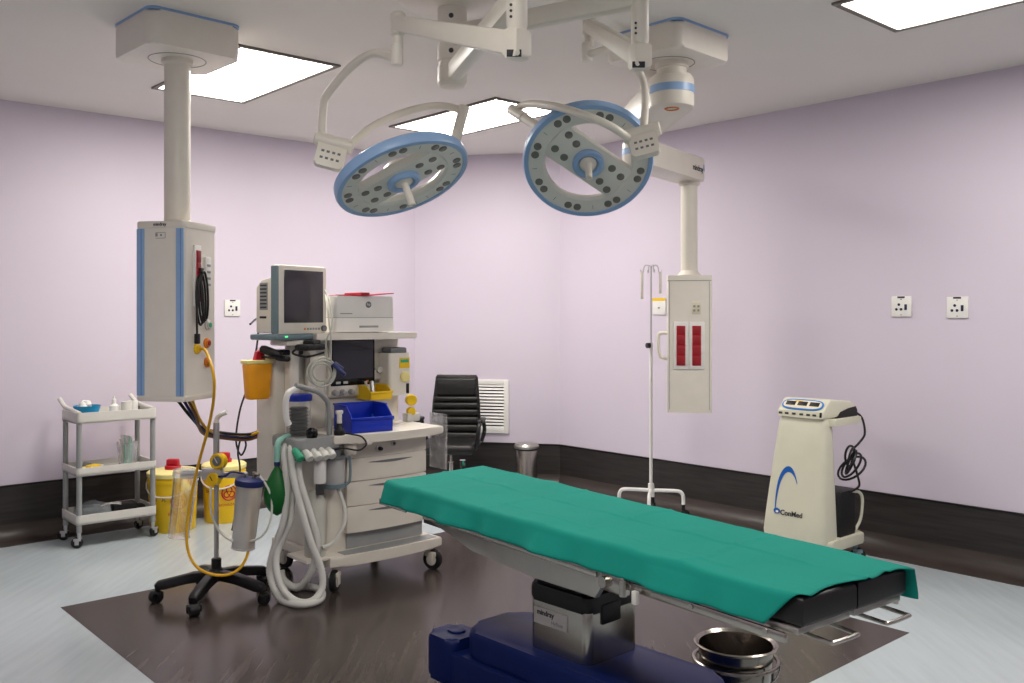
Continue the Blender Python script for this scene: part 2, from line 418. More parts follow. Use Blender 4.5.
# the drape, a thing of its own lying on the mattress
def drape():
    bm = bmesh.new(); N, Mq = 150, 90
    zt = 0.7995; rad = 0.018
    def hw(t): f = (t+1.05)/2.1; return 0.292+(0.247-0.292)*f
    grid = []
    hang_n, hang_f = 0.078, 0.085
    for j in range(Mq+1):
        row = []
        v = j/Mq
        for i in range(N+1):
            s = i/N
            # how far the cloth reaches towards the foot end for this strip
            if v < 0.16: te = 0.95+0.09*(v/0.16)
            elif v < 0.72: te = 1.045+0.012*math.sin(v*14)
            else: te = 1.048+0.018*max(0, min(1, (v-0.78)/0.06))
            ts = -0.965-0.11*v
            t = ts+(te-ts)*s
            W = hw(min(t, 1.05)); tot = 2*W+hang_n+hang_f
            q = -W-hang_n+tot*v
            # creases pressed into the folded sheet
            cz = 0.0
            for q0, am in ((0.035, 0.005), (-0.16, 0.002)):
                cz += am*math.exp(-((q-q0)/0.007)**2)
            for t0, am in ((-0.78, 0.004), (-0.31, 0.005), (0.16, 0.004), (0.62, 0.005)):
                cz += am*math.exp(-((t-t0+0.02*math.sin(q*9))/0.007)**2)
            cz += 0.003*math.sin(t*7+q*9)*math.sin(q*13-t*3)+0.002*math.sin(t*19-q*6)+0.0012*math.sin(t*31+q*22)
            cz = max(cz, -0.0004)
            if abs(q) <= W-rad: y = q; z = zt+cz
            else:
                sg = 1 if q > 0 else -1; d = abs(q)-(W-rad)
                ang = min(d/rad, PI/2)
                y = W-rad+rad*math.sin(ang); z = zt-rad*(1-math.cos(ang))+cz*max(0, 1-ang)
                d2 = d-rad*PI/2
                if d2 > 0:
                    z -= d2
                    y += (0.008*math.sin(t*11+0.7)+0.006*math.sin(t*23)+0.003*math.sin(t*47)+0.021)*min(1, d2/0.06)
                y *= sg
            x = t
            if t > 1.05 and v < 0.865:
                dd = t-1.05; an = min(dd/0.02, PI/2)
                x = 1.05+0.02*math.sin(an)*1.0; drop = 0.02*(1-math.cos(an))+max(0, dd-0.031)
                z -= drop
            row.append(bm.verts.new((x, y, z)))
        grid.append(row)
    for j in range(Mq):
        for i in range(N): bm.faces.new((grid[j][i], grid[j][i+1], grid[j+1][i+1], grid[j+1][i]))
    bmesh.ops.recalc_face_normals(bm, faces=bm.faces)
    me = bpy.data.meshes.new('surgical_drape'); bm.to_mesh(me); bm.free(); me.shade_smooth(); me.materials.append(MATS['drape'])
    o = link('surgical_drape', me); o.location = TC; o.rotation_euler = (0, 0, TA)
    so = o.modifiers.new('thick', 'SOLIDIFY'); so.thickness = 0.0015; so.offset = 1
    tag(o, 'green cloth drape with pressed creases lying over the operating table', 'drape')
drape()

# ------------------------------------------------------------------ kick bucket
kb = thing('kick_bucket', 'round stainless steel kick bucket on a wheeled ring under the table end', 'bucket', (0.822, 3.38, 0))
b = MB(); b.lathe([(0.0, 0.052), (0.105, 0.052), (0.112, 0.06), (0.136, 0.285), (0.150, 0.292), (0.152, 0.298), (0.146, 0.302), (0.133, 0.292), (0.108, 0.066), (0.0, 0.06)], 40)
b.build('pail', 'pail_steel', kb)
b = MB(); b.torus(0.152, 0.008, T(0, 0, 0.235), 36); b.torus(0.150, 0.007, T(0, 0, 0.085), 36)
for k in range(4):
    a = PI/4+k*PI/2; b.cyl((0.151*math.cos(a), 0.151*math.sin(a), 0.235), (0.151*math.cos(a), 0.151*math.sin(a), 0.08), 0.006, n=8)
b.build('ring_frame', 'pail_steel', kb)
b = MB(); b.tube(spline([(0.03*math.cos(x)*0-0.02+0.14*math.cos(x), -0.152-0.012*math.sin(x), 0.27-0.09*math.sin(x)) for x in [k*PI/8 for k in range(9)]], 3), 0.0028, 6)
b.build('bail_handle', 'chrome', kb)
for k in range(4):
    a = PI/4+k*PI/2; castor(kb, (0.16*math.cos(a), 0.16*math.sin(a), 0), 0.025, 0.016, 'steel', 'rubber', a, 0.085)

# ------------------------------------------------------------------ ceiling pendants
def ceiling_box(parent, M, sx, sy, h, r=0.05):
    b = MB(); b.prism(rrect(-sx/2, sx/2, -sy/2, sy/2, r), -h, -0.012, M, 0.02, 3)
    o = b.build('ceiling_cover', 'cream2', parent)
    b = MB(); b.prism(rrect(-sx/2-0.002, sx/2+0.002, -sy/2-0.002, sy/2+0.002, r), -0.012, 0.0, M); b.build('blue_edge', 'blue_trim', o)
    b = MB(); b.torus(0.135, 0.003, M @ T(0, 0, -h), 36, 6); b.build('groove_ring', 'grey', o)
    return o
pa = math.radians(-11.5)
pen1 = thing('ceiling_pendant', 'tall ceiling pendant box with two blue stripes and coiled black cable', 'pendant', (-1.655, 4.55, H), pa)
ceiling_box(pen1, RZ(math.radians(44)-pa) @ T(0.0, 0, 0), 0.46, 0.45, 0.17)
b = MB(); b.lathe([(0.075, -0.17), (0.075, -0.19), (0.062, -0.2), (0.062, -0.965), (0.075, -0.972), (0.075, -0.985)], 32); b.build('column', 'cream', pen1)
ZT, ZB = -0.98, -1.845
b = MB(); b.prism(rrect(-0.127, 0.127, -0.147, 0.147, 0.022), ZB+0.02, ZT-0.028, None)
sb = b.build('service_head', 'cream2', pen1)
b = MB(); b.prism(rrect(-0.131, 0.131, -0.151, 0.151, 0.024), ZT-0.032, ZT, None, 0.006); b.build('top_cap', 'cream', pen1)
b = MB(); b.prism(rrect(-0.131, 0.131, -0.151, 0.151, 0.024), ZB, ZB+0.026, None, 0.006); b.build('bottom_cap', 'cream', pen1)
for x in (-0.104, 0.104):
    for k, (w, m_) in enumerate(((0.040, 'blue_trim'),)):
        b = MB(); b.box((x, -0.1485, (ZT+ZB)/2-0.004), (w, 0.008, ZB*-1+ZT-0.062), 0.003); st = b.build('stripe', 'blue_trim', sb)
        b = MB(); b.box((x+0.006, -0.153, (ZT+ZB)/2-0.004), (0.005, 0.002, ZB*-1+ZT-0.066), 0.001); b.build('groove', 'groove_blue', st)
FR = frame((0.0, -0.1952, ZT-0.013), (1, 0, 0), (0, 0, 1))
text('mindray', 0.021, 'print_dark', frame((0.0, -0.1518, ZT-0.016), (1, 0, 0), (0, 0, 1)), pen1, bold=0.0005)
b = MB()
for k, (w, z) in enumerate(((0.05, 0.055), (0.05, 0.082))):
    b.box((0.0, -0.1475, ZT-z), (w, 0.001, 0.0025))
b.box((0.026, -0.1475, ZT-0.068), (0.0025, 0.001, 0.028)); b.box((-0.02, -0.1475, ZT-0.066), (0.012, 0.001, 0.016)); b.box((0.004, -0.1475, ZT-0.067), (0.01, 0.001, 0.01))
b.build('printed_mark', 'print_grey', sb)
def power_strip(parent, M, h, m_='red', w=0.062):
    b = MB(); b.box((0, 0, 0), (w, h, 0.012), 0.004, M); o = b.build('socket_strip', 'white', parent)
    b = MB(); b.box((0, 0.0, 0.007), (w*0.58, h-0.05, 0.008), 0.002, M); r = b.build('red_insert', m_, o)
    n = 4
    for k in range(n):
        y = -(h-0.05)/2+(k+0.5)*(h-0.05)/n
        c = MB(); c.box((0, y, 0.0115), (w*0.5, (h-0.05)/n-0.008, 0.003), 0.001, M); c.build('socket', 'red_dark', o)
    return o
MS = frame((0.131, -0.04, ZT-0.26), (0, 1, 0), (0, 0, 1))
power_strip(pen1, MS, 0.30)
b = MB(); b.box((0, 0, 0.006), (0.052, 0.165, 0.012), 0.004, frame((0.1265, 0.055, ZT-0.245), (0, 1, 0), (0, 0, 1))); sw = b.build('switch_plate', 'white', pen1)
for k in range(4):
    b = MB(); b.box((0.0, -0.055+k*0.032, 0.0135), (0.030, 0.012, 0.003), 0.001, frame((0.1265, 0.055, ZT-0.245), (0, 1, 0), (0, 0, 1))); b.build('switch', 'grey', sw)
for y, z, c, c2 in ((0.06, ZT-0.50, 'offwhite', 'green'), (0.05, ZT-0.59, 'orange', 'red_dark'), (0.055, ZT-0.685, 'orange', 'cable_brown'), (-0.04, ZT-0.615, 'yellow', 'hose_yellow')):
    b = MB(); b.lathe([(0.026, 0), (0.026, 0.008), (0.018, 0.012), (0.018, 0.018)], 18, frame((0.126, y, z), (0, 1, 0), (0, 0, 1))); o = b.build('gas_outlet', c, pen1)
    b = MB(); b.lathe([(0.012, 0.016), (0.012, 0.021)], 14, frame((0.126, y, z), (0, 1, 0), (0, 0, 1))); b.build('outlet_core', c2, o)
b = MB(); b.box((-0.132, 0.02, -1.30), (0.012, 0.05, 0.18), 0.003); b.build('rear_socket_strip', 'red_dark', pen1)
# black cable looped over the red strip
L1 = Matrix.Translation((-1.655, 4.55, H)) @ RZ(pa)
cp = []
b = MB()
for k in range(3):
    b.tube([Vector((0.148+0.006*k, -0.045+0.012*k+0.032*math.sin(a), -1.36+0.012*k+0.115*math.cos(a)-0.03*math.sin(a))) for a in [j*2*PI/26 for j in range(26)]], 0.0055, 7, closed=True)
b.tube(spline([(0.145, -0.03, -1.22), (0.152, -0.06, -1.28), (0.150, -0.075, -1.40), (0.148, -0.07, -1.52)], 6), 0.0055, 7)
b.box((0.149, -0.07, -1.545), (0.024, 0.022, 0.05), 0.005)
b.box((0.143, -0.03, -1.215), (0.026, 0.03, 0.03), 0.005)
o = b.build('power_cord', 'black'); o.matrix_world = L1
tag(o, 'black power cord hung in a coil on the red socket strip', 'cord')

pen2 = thing('ceiling_pendant', 'swivel-arm ceiling pendant carrying a narrow box with two red socket strips', 'pendant', (0.82, 4.72, H))
ceiling_box(pen2, T(-0.02, 0, 0) @ RZ(math.radians(44)), 0.46, 0.46, 0.14)
b = MB(); b.lathe([(0.085, -0.14), (0.085, -0.165), (0.075, -0.17), (0.075, -0.20), (0.1, -0.205), (0.1, -0.215)], 28); b.build('swivel_collar', 'cream', pen2)
A1 = Vector((0.82, 4.72, 0)); A2 = Vector((0.76, 5.50, 0)); A3 = Vector((1.178, 6.12, 0))
def arm(parent, a, b_, z0, z1, w, stripe):
    a = a-A1; b_ = b_-A1
    d = (b_-a); L = d.length; ang = math.atan2(d.y, d.x)
    poly = []
    for cx, a0 in ((L, -PI/2), (0, PI/2)):
        for k in range(13): poly.append((cx+w/2*math.cos(a0+k*PI/12), w/2*math.sin(a0+k*PI/12)))
    M = T(a.x, a.y, 0) @ RZ(ang)
    m = MB(); m.prism(poly, z0, z1, M, 0.012, 2); o = m.build('swing_arm', 'cream', parent)
    zc = (z0+z1)/2
    for cx, a0 in ((L, -PI/2), (0, PI/2)):
        pp = [(cx+(w/2+0.003)*math.cos(a0+k*PI/12), (w/2+0.003)*math.sin(a0+k*PI/12)) for k in range(13)]
        pp += [(cx+(w/2-0.01)*math.cos(a0+k*PI/12), (w/2-0.01)*math.sin(a0+k*PI/12)) for k in range(12, -1, -1)]
        m = MB(); m.prism(pp, zc-0.006, zc+0.032, M); m.build('blue_band', 'blue_trim', o)
    return o
za = -0.21
ar1 = arm(pen2, A1, A2, -0.37, -0.215, 0.225, 0)
b = MB(); b.torus(0.034, 0.005, T(0, 0, -0.371), 24, 6); b.build('brake_ring', 'orange', ar1)
b = MB(); b.lathe([(0.08, -0.40), (0.08, -0.365)], 24, T(A2.x-A1.x, A2.y-A1.y, 0)); b.build('swivel_collar', 'cream', pen2)
ar2 = arm(pen2, A2, A3, -0.545, -0.40, 0.20, 0)
d2 = (A3-A2).normalized(); nrm2 = Vector((d2.y, -d2.x, 0))
text('mindray', 0.052, 'print_dark', frame(A3-A1+nrm2*0.1010-d2*0.09+Vector((0, 0, -0.475)), d2, (0, 0, 1)), ar2, bold=0.001)
PB = T(A3.x-A1.x, A3.y-A1.y, 0)
b = MB(); b.lathe([(0.072, -0.545), (0.072, -0.565), (0.055, -0.575), (0.055, -1.135), (0.078, -1.165), (0.078, -1.175)], 28, PB); b.build('column', 'cream', pen2)
QB = PB @ RZ(math.radians(-10))
b = MB(); b.prism(rrect(-0.145, 0.145, -0.11, 0.11, 0.012), -2.07, -1.17, QB, 0.006); sh2 = b.build('service_head', 'cream2', pen2)
b = MB(); b.box((0, -0.1105, -1.205), (0.284, 0.003, 0.004), 0, QB); b.box((0.128, -0.1105, -1.63), (0.003, 0.003, 0.84), 0, QB); b.box((-0.128, -0.1105, -1.63), (0.003, 0.003, 0.84), 0, QB)
b.build('seam', 'grey', sh2)
for x in (-0.054, 0.047):
    power_strip(pen2, QB @ frame((x, -0.113, -1.63), (1, 0, 0), (0, 0, 1)), 0.31, 'red', 0.098)
b = MB(); b.box((0.045, -0.111, -1.385), (0.056, 0.006, 0.08), 0.002, QB); pl = b.build('data_plate', 'skin_label', sh2)
b = MB()
for x in (-0.013, 0.013):
    for z in (0.012, -0.015):
        b = MB(); b.box((0.045+x, -0.1145, -1.385+z), (0.014, 0.003, 0.014), 0.001, QB); b.build('data_port', 'print_grey', pl)
b = MB(); b.tube(spline([QB @ Vector(p) for p in [(-0.14, -0.07, -1.55), (-0.185, -0.07, -1.55), (-0.20, -0.07, -1.57), (-0.20, -0.07, -1.66), (-0.185, -0.07, -1.705), (-0.14, -0.07, -1.72)]], 5), 0.012, 8)
b.build('grip_handle', 'cream', pen2)

# ------------------------------------------------------------------ wall plates and vent
def wall_plate(px, py, side, label, switch=False):
    M, L = WF[side]
    A = M.translation; d = M.to_3x3() @ Vector((1, 0, 0)); n = M.to_3x3() @ Vector((0, 1, 0))
    k = (px-512)/FPX                       # where the sight line meets the wall
    t = (k*A.y-A.x)/(d.x-k*d.y); p = A+d*t; p.z = EYE-(py-315)/FPX*p.y
    t_ = thing('wall_socket' if not switch else 'wall_switch', label, 'socket' if not switch else 'switch', p, 0)
    Q = frame((0, 0, 0), -d, (0, 0, 1))
    b = MB(); b.box((0, 0, 0.006), (0.128, 0.128, 0.013), 0.004, Q); b.build('plate', 'white', t_)
    if switch:
        b = MB(); b.box((0, 0.055, 0.0135), (0.13, 0.022, 0.002), 0, Q); b.build('yellow_strip', 'yellow', t_)
        b = MB(); b.box((0, -0.01, 0.014), (0.02, 0.012, 0.004), 0.001, Q); b.build('rocker', 'grey', t_)
        return t_
    for x, y in ((-0.014, 0.012), (-0.03, -0.018), (0.0, -0.018)):
        b = MB(); b.lathe([(0.0085, 0.010), (0.0085, 0.0145)], 12, Q @ T(x, y, 0)); b.build('pin_hole', 'socket_blue', t_)
    b = MB(); b.box((0.030, -0.004, 0.0145), (0.016, 0.036, 0.005), 0.002, Q); b.build('rocker', 'socket_blue', t_)
    b = MB(); b.box((0, 0.058, 0.0135), (0.046, 0.01, 0.002), 0, Q); b.build('printed_mark', 'print_dark', t_)
    for y in (-0.052, 0.044):
        b = MB(); b.box((0, y, 0.0135), (0.008, 0.006, 0.002), 0, Q); b.build('screw', 'grey', t_)
    return t_
wall_plate(902, 306.5, 'wall_right', 'white wall socket with blue switch, the one closer to the electrosurgical cart')
wall_plate(958, 307.5, 'wall_right', 'white wall socket with blue switch, the one farther from the electrosurgical cart')
wall_plate(232, 308, 'wall_left', 'white wall socket with blue switch between striped pendant and patient monitor')
wall_plate(660, 306.5, 'wall_right', 'white wall plate with a yellow strip behind the drip stand', True)
M, L = WF['wall_corner']
A = M.translation; d = M.to_3x3() @ Vector((1, 0, 0)); n = M.to_3x3() @ Vector((0, 1, 0))
k = (483-512)/FPX; t_ = (k*A.y-A.x)/(d.x-k*d.y); p = A+d*t_; p.z = EYE-(406-315)/FPX*p.y
vent = thing('air_vent', 'white louvred air vent low on the wall behind the black chair', 'vent', p)
Q = frame((0, 0, 0), -d, (0, 0, 1))
b = MB()
for s in (-1, 1): b.box((s*0.215, 0, 0.01), (0.045, 0.475, 0.02), 0.004, Q); b.box((0, s*0.215, 0.01), (0.40, 0.045, 0.02), 0.004, Q)
b.build('frame', 'white', vent)
b = MB(); b.box((0, 0, 0.001), (0.40, 0.40, 0.002), 0, Q); b.build('backing', 'darkgrey', vent)
for k in range(14):
    b = MB(); b.box((0, 0, 0), (0.39, 0.022, 0.004), 0.001, Q @ T(0, -0.183+k*0.0282, 0.011) @ RX(math.radians(-38))); b.build('slat', 'white', vent)

# ------------------------------------------------------------------ double surgical lamp
XC = Vector((-0.27, 4.15, 0))
lamp_mount = thing('lamp_ceiling_column', 'white ceiling column with two long arms carrying the surgical lamps', 'ceiling mount', (XC.x, XC.y, H))
def rel(p): return Vector(p)-Vector((XC.x, XC.y, H))
b = MB(); b.lathe([(0.0, 0.0), (0.24, 0.0), (0.24, -0.018), (0.21, -0.03), (0.10, -0.045), (0.075, -0.05)], 40); b.build('ceiling_rose', 'cream', lamp_mount)
b = MB(); b.lathe([(0.066, -0.045), (0.066, -0.135), (0.06, -0.14), (0.06, -0.215), (0.066, -0.22), (0.066, -0.285), (0.06, -0.29), (0.06, -0.31), (0.066, -0.315), (0.066, -0.385), (0.055, -0.40), (0.0, -0.40)], 32)
colo = b.build('column', 'cream', lamp_mount)
for z in (-0.10, -0.255):
    b = MB(); b.lathe([(0.011, 0.0), (0.011, 0.004)], 12, zframe((0, -0.0655, z), (0, -1, 0))); b.build('cap_screw', 'darkgrey', colo)
E1 = Vector((0.017, 3.145, 2.587)); E2 = Vector((0.508, 3.654, 2.763))
def ext_arm(E, zc):
    p0 = rel((XC.x, XC.y, zc)); p1 = rel((E.x, E.y, zc))
    m = MB(); m.beam(p0, p1, 0.066, 0.082, 0.016)
    o = m.build('extension_arm', 'cream', lamp_mount); return o
ext_arm(E1, 2.587); ext_arm(E2, 2.763)
def lamp(name_label, E, zel, S, zS, hang, yoke, box, knuckle, Cn, n, mx, bar, attach):
    """one lamp: E elbow post, S end of the spring arm, hang = tube down to control box, yoke = tube to the head"""
    O = Vector((E.x, E.y, E.z))
    t = thing('surgical_lamp', name_label, 'surgical lamp', O, 0, 'two round surgical lamps')
    R = lambda p: Vector(p)-O
    b = MB(); b.lathe([(0.034, 0.08), (0.036, 0.07), (0.036, zel-E.z+0.06), (0.033, zel-E.z+0.055), (0.033, zel-E.z+0.04)], 24); po = b.build('arm_post', 'cream', t)
    for k in range(3):
        c = MB(); c.lathe([(0.005, 0), (0.005, 0.003)], 10, zframe(Vector((-0.02, -0.0305, zel-E.z+0.085+k*0.02)), (-0.5, -0.85, 0))); c.build('vent_hole', 'darkgrey', po)
    d = Vector((S.x-E.x, S.y-E.y, 0)); d.normalize()
    p0 = R((E.x, E.y, zel)); p1 = R((S.x, S.y, zS))
    b = MB(); b.prism(rrect(-0.034, 0.034, -0.05, 0.05, 0.012), -0.036, 0.036, frame(p0, d, (0, 0, 1)), 0.012)
    b.build('elbow', 'cream', t)
    b = MB(); b.box((0, 0, 0), (0.05, 0.004, 0.024), 0.001, frame(p0-d*0.0+Vector((-0.01, -0.036, -0.04)), (1, 0, 0), (0, 1, 0.2))); b.build('rating_label', 'print_dark', t)
    b = MB(); b.beam(p0, p1, 0.062, 0.085, 0.016, 0.72); b.build('spring_arm', 'cream', t)
    b = MB(); b.cyl(p1+Vector((0, 0, 0.045)), p1-Vector((0, 0, 0.05)), 0.03, n=20, bev=0.008); b.cyl(p1-Vector((0, 0, 0.05)), p1-Vector((0, 0, 0.10)), 0.021, n=16)
    b.build('arm_head', 'cream', t)
    hp = spline([R(p) for p in hang], 8)
    b = MB(); b.cyl(hp[0]+Vector((0, 0, 0.055)), hp[0]-Vector((0, 0, 0.03)), 0.024, n=18, bev=0.004); b.build('swivel_sleeve', 'cream2', t)
    b = MB(); b.tube(hp, 0.0175, 12); b.build('hanger_tube', 'cream', t)
    # control box
    bo, bx, by = box
    M = frame(R(bo), bx, by)
    b = MB(); b.prism(rrect(-0.062, 0.062, -0.065, 0.05, 0.014), -0.022, 0.022, M, 0.008); b.cyl(M @ Vector((-0.085, 0.052, 0)), M @ Vector((0.085, 0.052, 0)), 0.03, n=18, bev=0.006)
    cb = b.build('control_box', 'cream', t)
    for x, y in [(-0.035, 0.0), (-0.012, 0.0), (0.012, 0.0), (0.035, 0.0), (-0.035, -0.03), (-0.012, -0.03), (0.012, -0.03), (0.035, -0.03)]:
        c = MB(); c.box((x, y, 0.0225), (0.013, 0.010, 0.002), 0.0005, M); c.build('button', 'midgrey', cb)
    yp = spline([R(p) for p in yoke], 8)
    b = MB(); b.tube(yp, 0.0175, 12); b.build('yoke_tube', 'cream', t)
    # head
    n = Vector(n).normalized(); mx = Vector(mx); mx = (mx-n*mx.dot(n)).normalized(); my = n.cross(mx)
    Hm = Matrix((mx, my, n)).transposed().to_4x4(); Hm.translation = R(Cn)
    rim_p = Hm @ Vector((0.285*math.cos(attach), 0.285*math.sin(attach), -0.035))
    b = MB(); b.cyl(yp[-1]+(yp[-1]-rim_p).normalized()*0.03, rim_p.lerp(yp[-1], 0.55), 0.026, n=16, bev=0.005); b.cyl(rim_p.lerp(yp[-1], 0.6), rim_p, 0.022, n=16)
    b.build('knuckle', 'cream', t)
    RO, RI = 0.305, 0.20
    b = MB(); b.lathe([(RI, -0.012), (RI+0.01, -0.03), (0.26, -0.045), (RO-0.012, -0.03), (RO-0.004, -0.015), (RO-0.004, 0.016), (RO-0.02, 0.016), (RI+0.012, 0.016), (RI, 0.006), (RI, -0.012)], 64, Hm, cap=False)
    hd = b.build('lamp_head', 'lamp_face', t)
    b = MB(); b.lathe([(RO-0.03, -0.03), (RO-0.01, -0.032), (RO, -0.022), (RO+0.002, 0.006), (RO-0.004, 0.02), (RO-0.024, 0.021), (RO-0.026, 0.012)], 64, Hm, cap=False); b.build('blue_rim', 'blue_trim', hd)
    Bm = Hm @ RZ(bar)
    b = MB(); b.prism([(-0.205, -0.093), (0.205, -0.093), (0.205, 0.093), (-0.205, 0.093)], -0.03, 0.0155, Bm, 0.008); b.build('cross_bar', 'lamp_face', hd)
    b = MB(); b.lathe([(0.0, -0.06), (0.07, -0.055), (0.09, -0.03)], 32, Hm); b.build('hub_cover', 'cream', hd)
    b = MB(); b.lathe([(0.074, 0.012), (0.074, 0.034), (0.066, 0.04), (0.052, 0.04), (0.044, 0.03), (0.044, 0.014)], 36, Hm); b.build('blue_hub', 'blue_trim', hd)
    b = MB(); b.lathe([(0.043, 0.012), (0.040, 0.032), (0.022, 0.040), (0.0165, 0.05), (0.0155, 0.145), (0.013, 0.148), (0.009, 0.148), (0.009, 0.142), (0.0, 0.142)], 24, Hm); b.build('handle', 'cream', hd)
    lm = MB(); lm.lathe([(0.0185, -0.001), (0.0185, 0.0025), (0.015, 0.0035), (0.0145, 0.0015), (0.0, 0.0045)], 16); lme = lm.mesh('lens', 'lens')
    k8 = []
    for k in range(8):
        a = bar+PI/8+k*PI/4
        for s in (-1, 1): k8.append((0.252*math.cos(a+s*0.092), 0.252*math.sin(a+s*0.092)))
    for s in (-1, 1):
        for x, y in ((0.108, 0.045), (0.108, -0.045), (0.17, 0.035), (0.165, -0.06)):
            v = Bm.to_3x3().inverted(); k8.append(tuple((RZ(bar) @ Vector((s*x, s*y, 0))).xy))
    for x, y in k8:
        o = link('lens', lme, hd); o.matrix_local = Hm @ T(x, y, 0.0162)
    tm = MB(); tm.box((0, 0, 0), (0.002, 0.022, 0.001)); tme = tm.mesh('index_mark', 'midgrey')
    for k in range(8):
        a = bar+k*PI/4
        o = link('index_mark', tme, hd); o.matrix_local = Hm @ RZ(a) @ T(0.252, 0, 0.0166) @ RZ(PI/2)
    return t
S1 = P(398, 24, 3.62); S2 = P(589, 25, 4.12)
C1 = P(402, 177, 4.07); C2 = P(588, 161, 4.32)
lamp('round surgical lamp tilted edge-on, its lenses facing the floor', E1, 2.425, S1, S1.z,
     [P(397, 58, 3.62)+Vector((0, 0, 0.0)), P(392, 57, 3.66), P(372, 54, 3.75), P(350, 68, 3.85), P(327, 95, 3.95), P(323, 110, 3.98), P(322, 138, 3.98)],
     [P(343, 152, 4.0), P(352, 143, 4.05), P(372, 127, 4.15), P(402, 113, 4.25), P(432, 106, 4.32), P(450, 107, 4.33), P(463, 112, 4.30)],
     (P(331, 154, 3.97), (1, 0.15, -0.25), (-0.28, 0.1, 1)), None, C1, (0.36, -0.30, -0.9), (0.927, 0, 0.372), 0.25, math.radians(-52))
lamp('round surgical lamp facing the table with its ring of lenses in full view', E2, 2.525, S2, S2.z,
     [P(587, 55, 4.12), P(594, 53, 4.10), P(612, 50, 4.12), P(632, 62, 4.16), P(642, 78, 4.2), P(645, 98, 4.15), P(644, 130, 4.07)],
     [P(628, 138, 4.05), P(612, 127, 3.98), P(590, 117, 3.98), P(562, 108, 4.1), P(540, 104, 4.25), P(524, 105, 4.38), P(514, 111, 4.43)],
     (P(644, 143, 4.05), (0.95, -0.2, 0.22), (-0.25, 0.35, 0.95)), None, C2, (-0.03, -0.8, -0.70), (1, 0, 0.03), math.radians(-38), math.radians(145))

# ------------------------------------------------------------------ anaesthesia machine
MO = Vector((-0.957, 4.92, 0))
def MW(e, d, z=0.0): return MO+V*e+U*d+Vector((0, 0, z))
am = thing('anaesthesia_machine', 'cream anaesthesia machine with three drawers, ventilator screen and top shelf', 'medical machine', MO, TH)
def curved(x0, x1, y0, y1, bow, n=9, r=0.0):     # a footprint with a bowed front edge
    pts = [(x1, y1), (x0, y1)]
    for k in range(n+1):
        f = k/n; pts.append((x0+(x1-x0)*f, y0+bow*(2*f-1)**2))
    return pts
b = MB(); b.prism(curved(0.0, 0.75, -0.005, 0.70, 0.035), 0.135, 0.19, None, 0.012, 3); bs = b.build('base', 'cream', am)
b = MB(); b.prism(curved(0.10, 0.72, 0.02, 0.12, 0.02), 0.189, 0.193); b.build('foot_pad', 'grey', bs)
for e, d, a in ((0.055, 0.065, -2.4), (0.695, 0.075, -1.2), (0.07, 0.64, 1.9), (0.68, 0.64, 1.0)):
    castor(am, (e, d, 0), 0.060, 0.034, 'cream', 'rubber', a, 0.145, 'cream')
b = MB(); b.prism(rrect(0.03, 0.72, 0.15, 0.66, 0.05), 0.19, 0.80, None, 0.006)
body = b.build('cabinet', 'cream', am)
b = MB(); b.box((0.43, 0.147, 0.236), (0.52, 0.006, 0.085), 0); b.build('recess_panel', 'grey', body)
b = MB(); b.prism(curved(0.16, 0.70, 0.10, 0.17, 0.018), 0.70, 0.795, None, 0.004); tp = b.build('fixed_panel', 'cream', am)
for e, z, r in ((0.355, 0.742, 0.02), (0.455, 0.762, 0.017)):
    b = MB(); b.lathe([(r, 0), (r, 0.012), (r*0.7, 0.014)], 18, frame((e, 0.104, z), (1, 0, 0), (0, 0, 1))); k_ = b.build('port_ring', 'alu', tp)
    b = MB(); b.lathe([(r*0.62, 0.013), (r*0.5, 0.016 if e > 0.4 else 0.035)], 14, frame((e, 0.104, z), (1, 0, 0), (0, 0, 1))); b.build('port_core', 'black', k_)
for k, (z0, z1) in enumerate(((0.571, 0.698), (0.433, 0.567), (0.283, 0.429))):
    b = MB(); b.prism(curved(0.16, 0.70, 0.10, 0.17, 0.018), z0, z1, None, 0.006); dr = b.build('drawer', 'cream', am)
    pts = []
    for j in range(11):
        f = j/10; pts.append((0.29+0.30*f, z1-0.028-0.012*math.sin(PI*f)))
    for j in range(10, -1, -1):
        f = j/10; pts.append((0.29+0.30*f, z1-0.028+0.004*math.sin(PI*f)))
    b = MB(); b.prism(pts, -0.02, 0.0005, frame((0, 0.10, 0), (1, 0, 0), (0, 0, 1))); b.build('grip_slot', 'midgrey', dr)
b = MB(); b.prism(curved(0.02, 0.755, -0.03, 0.44, 0.05), 0.80, 0.846, None, 0.012, 3); wt = b.build('worktop', 'cream', am)
b = MB(); b.lathe([(0.022, 0.0), (0.022, 0.014), (0.018, 0.018)], 16, frame((0.22, 0.0, 0.807), (1, 0, 0), (0, 0, 1))); b.build('worktop_button', 'white', wt)
b = MB(); b.prism(rrect(0.08, 0.72, 0.42, 0.66, 0.02), 0.845, 1.36, None, 0.004); uc = b.build('upper_housing', 'cream', am)
b = MB(); b.prism(curved(0.05, 0.735, 0.24, 0.68, 0.02), 1.358, 1.396, None, 0.006); b.build('top_shelf', 'cream2', am)
b = MB(); b.box((0.36, 0.405, 1.19), (0.315, 0.04, 0.345), 0.01); sp = b.build('screen_housing', 'cream2', am)
b = MB(); b.box((0.362, 0.384, 1.222), (0.30, 0.006, 0.275), 0.006); bz = b.build('screen_bezel', 'black_gloss', am)
b = MB(); b.box((0.362, 0.3805, 1.237), (0.275, 0.002, 0.225), 0); b.build('screen', 'screen2', am)
for e, m_ in ((0.26, 'cable_grey'), (0.31, 'cable_grey'), (0.43, 'black'), (0.46, 'orange')):
    b = MB(); b.box((e, 0.3805, 1.103), (0.03 if m_ == 'cable_grey' else 0.014, 0.003, 0.014), 0.001); b.build('screen_key', m_, bz)
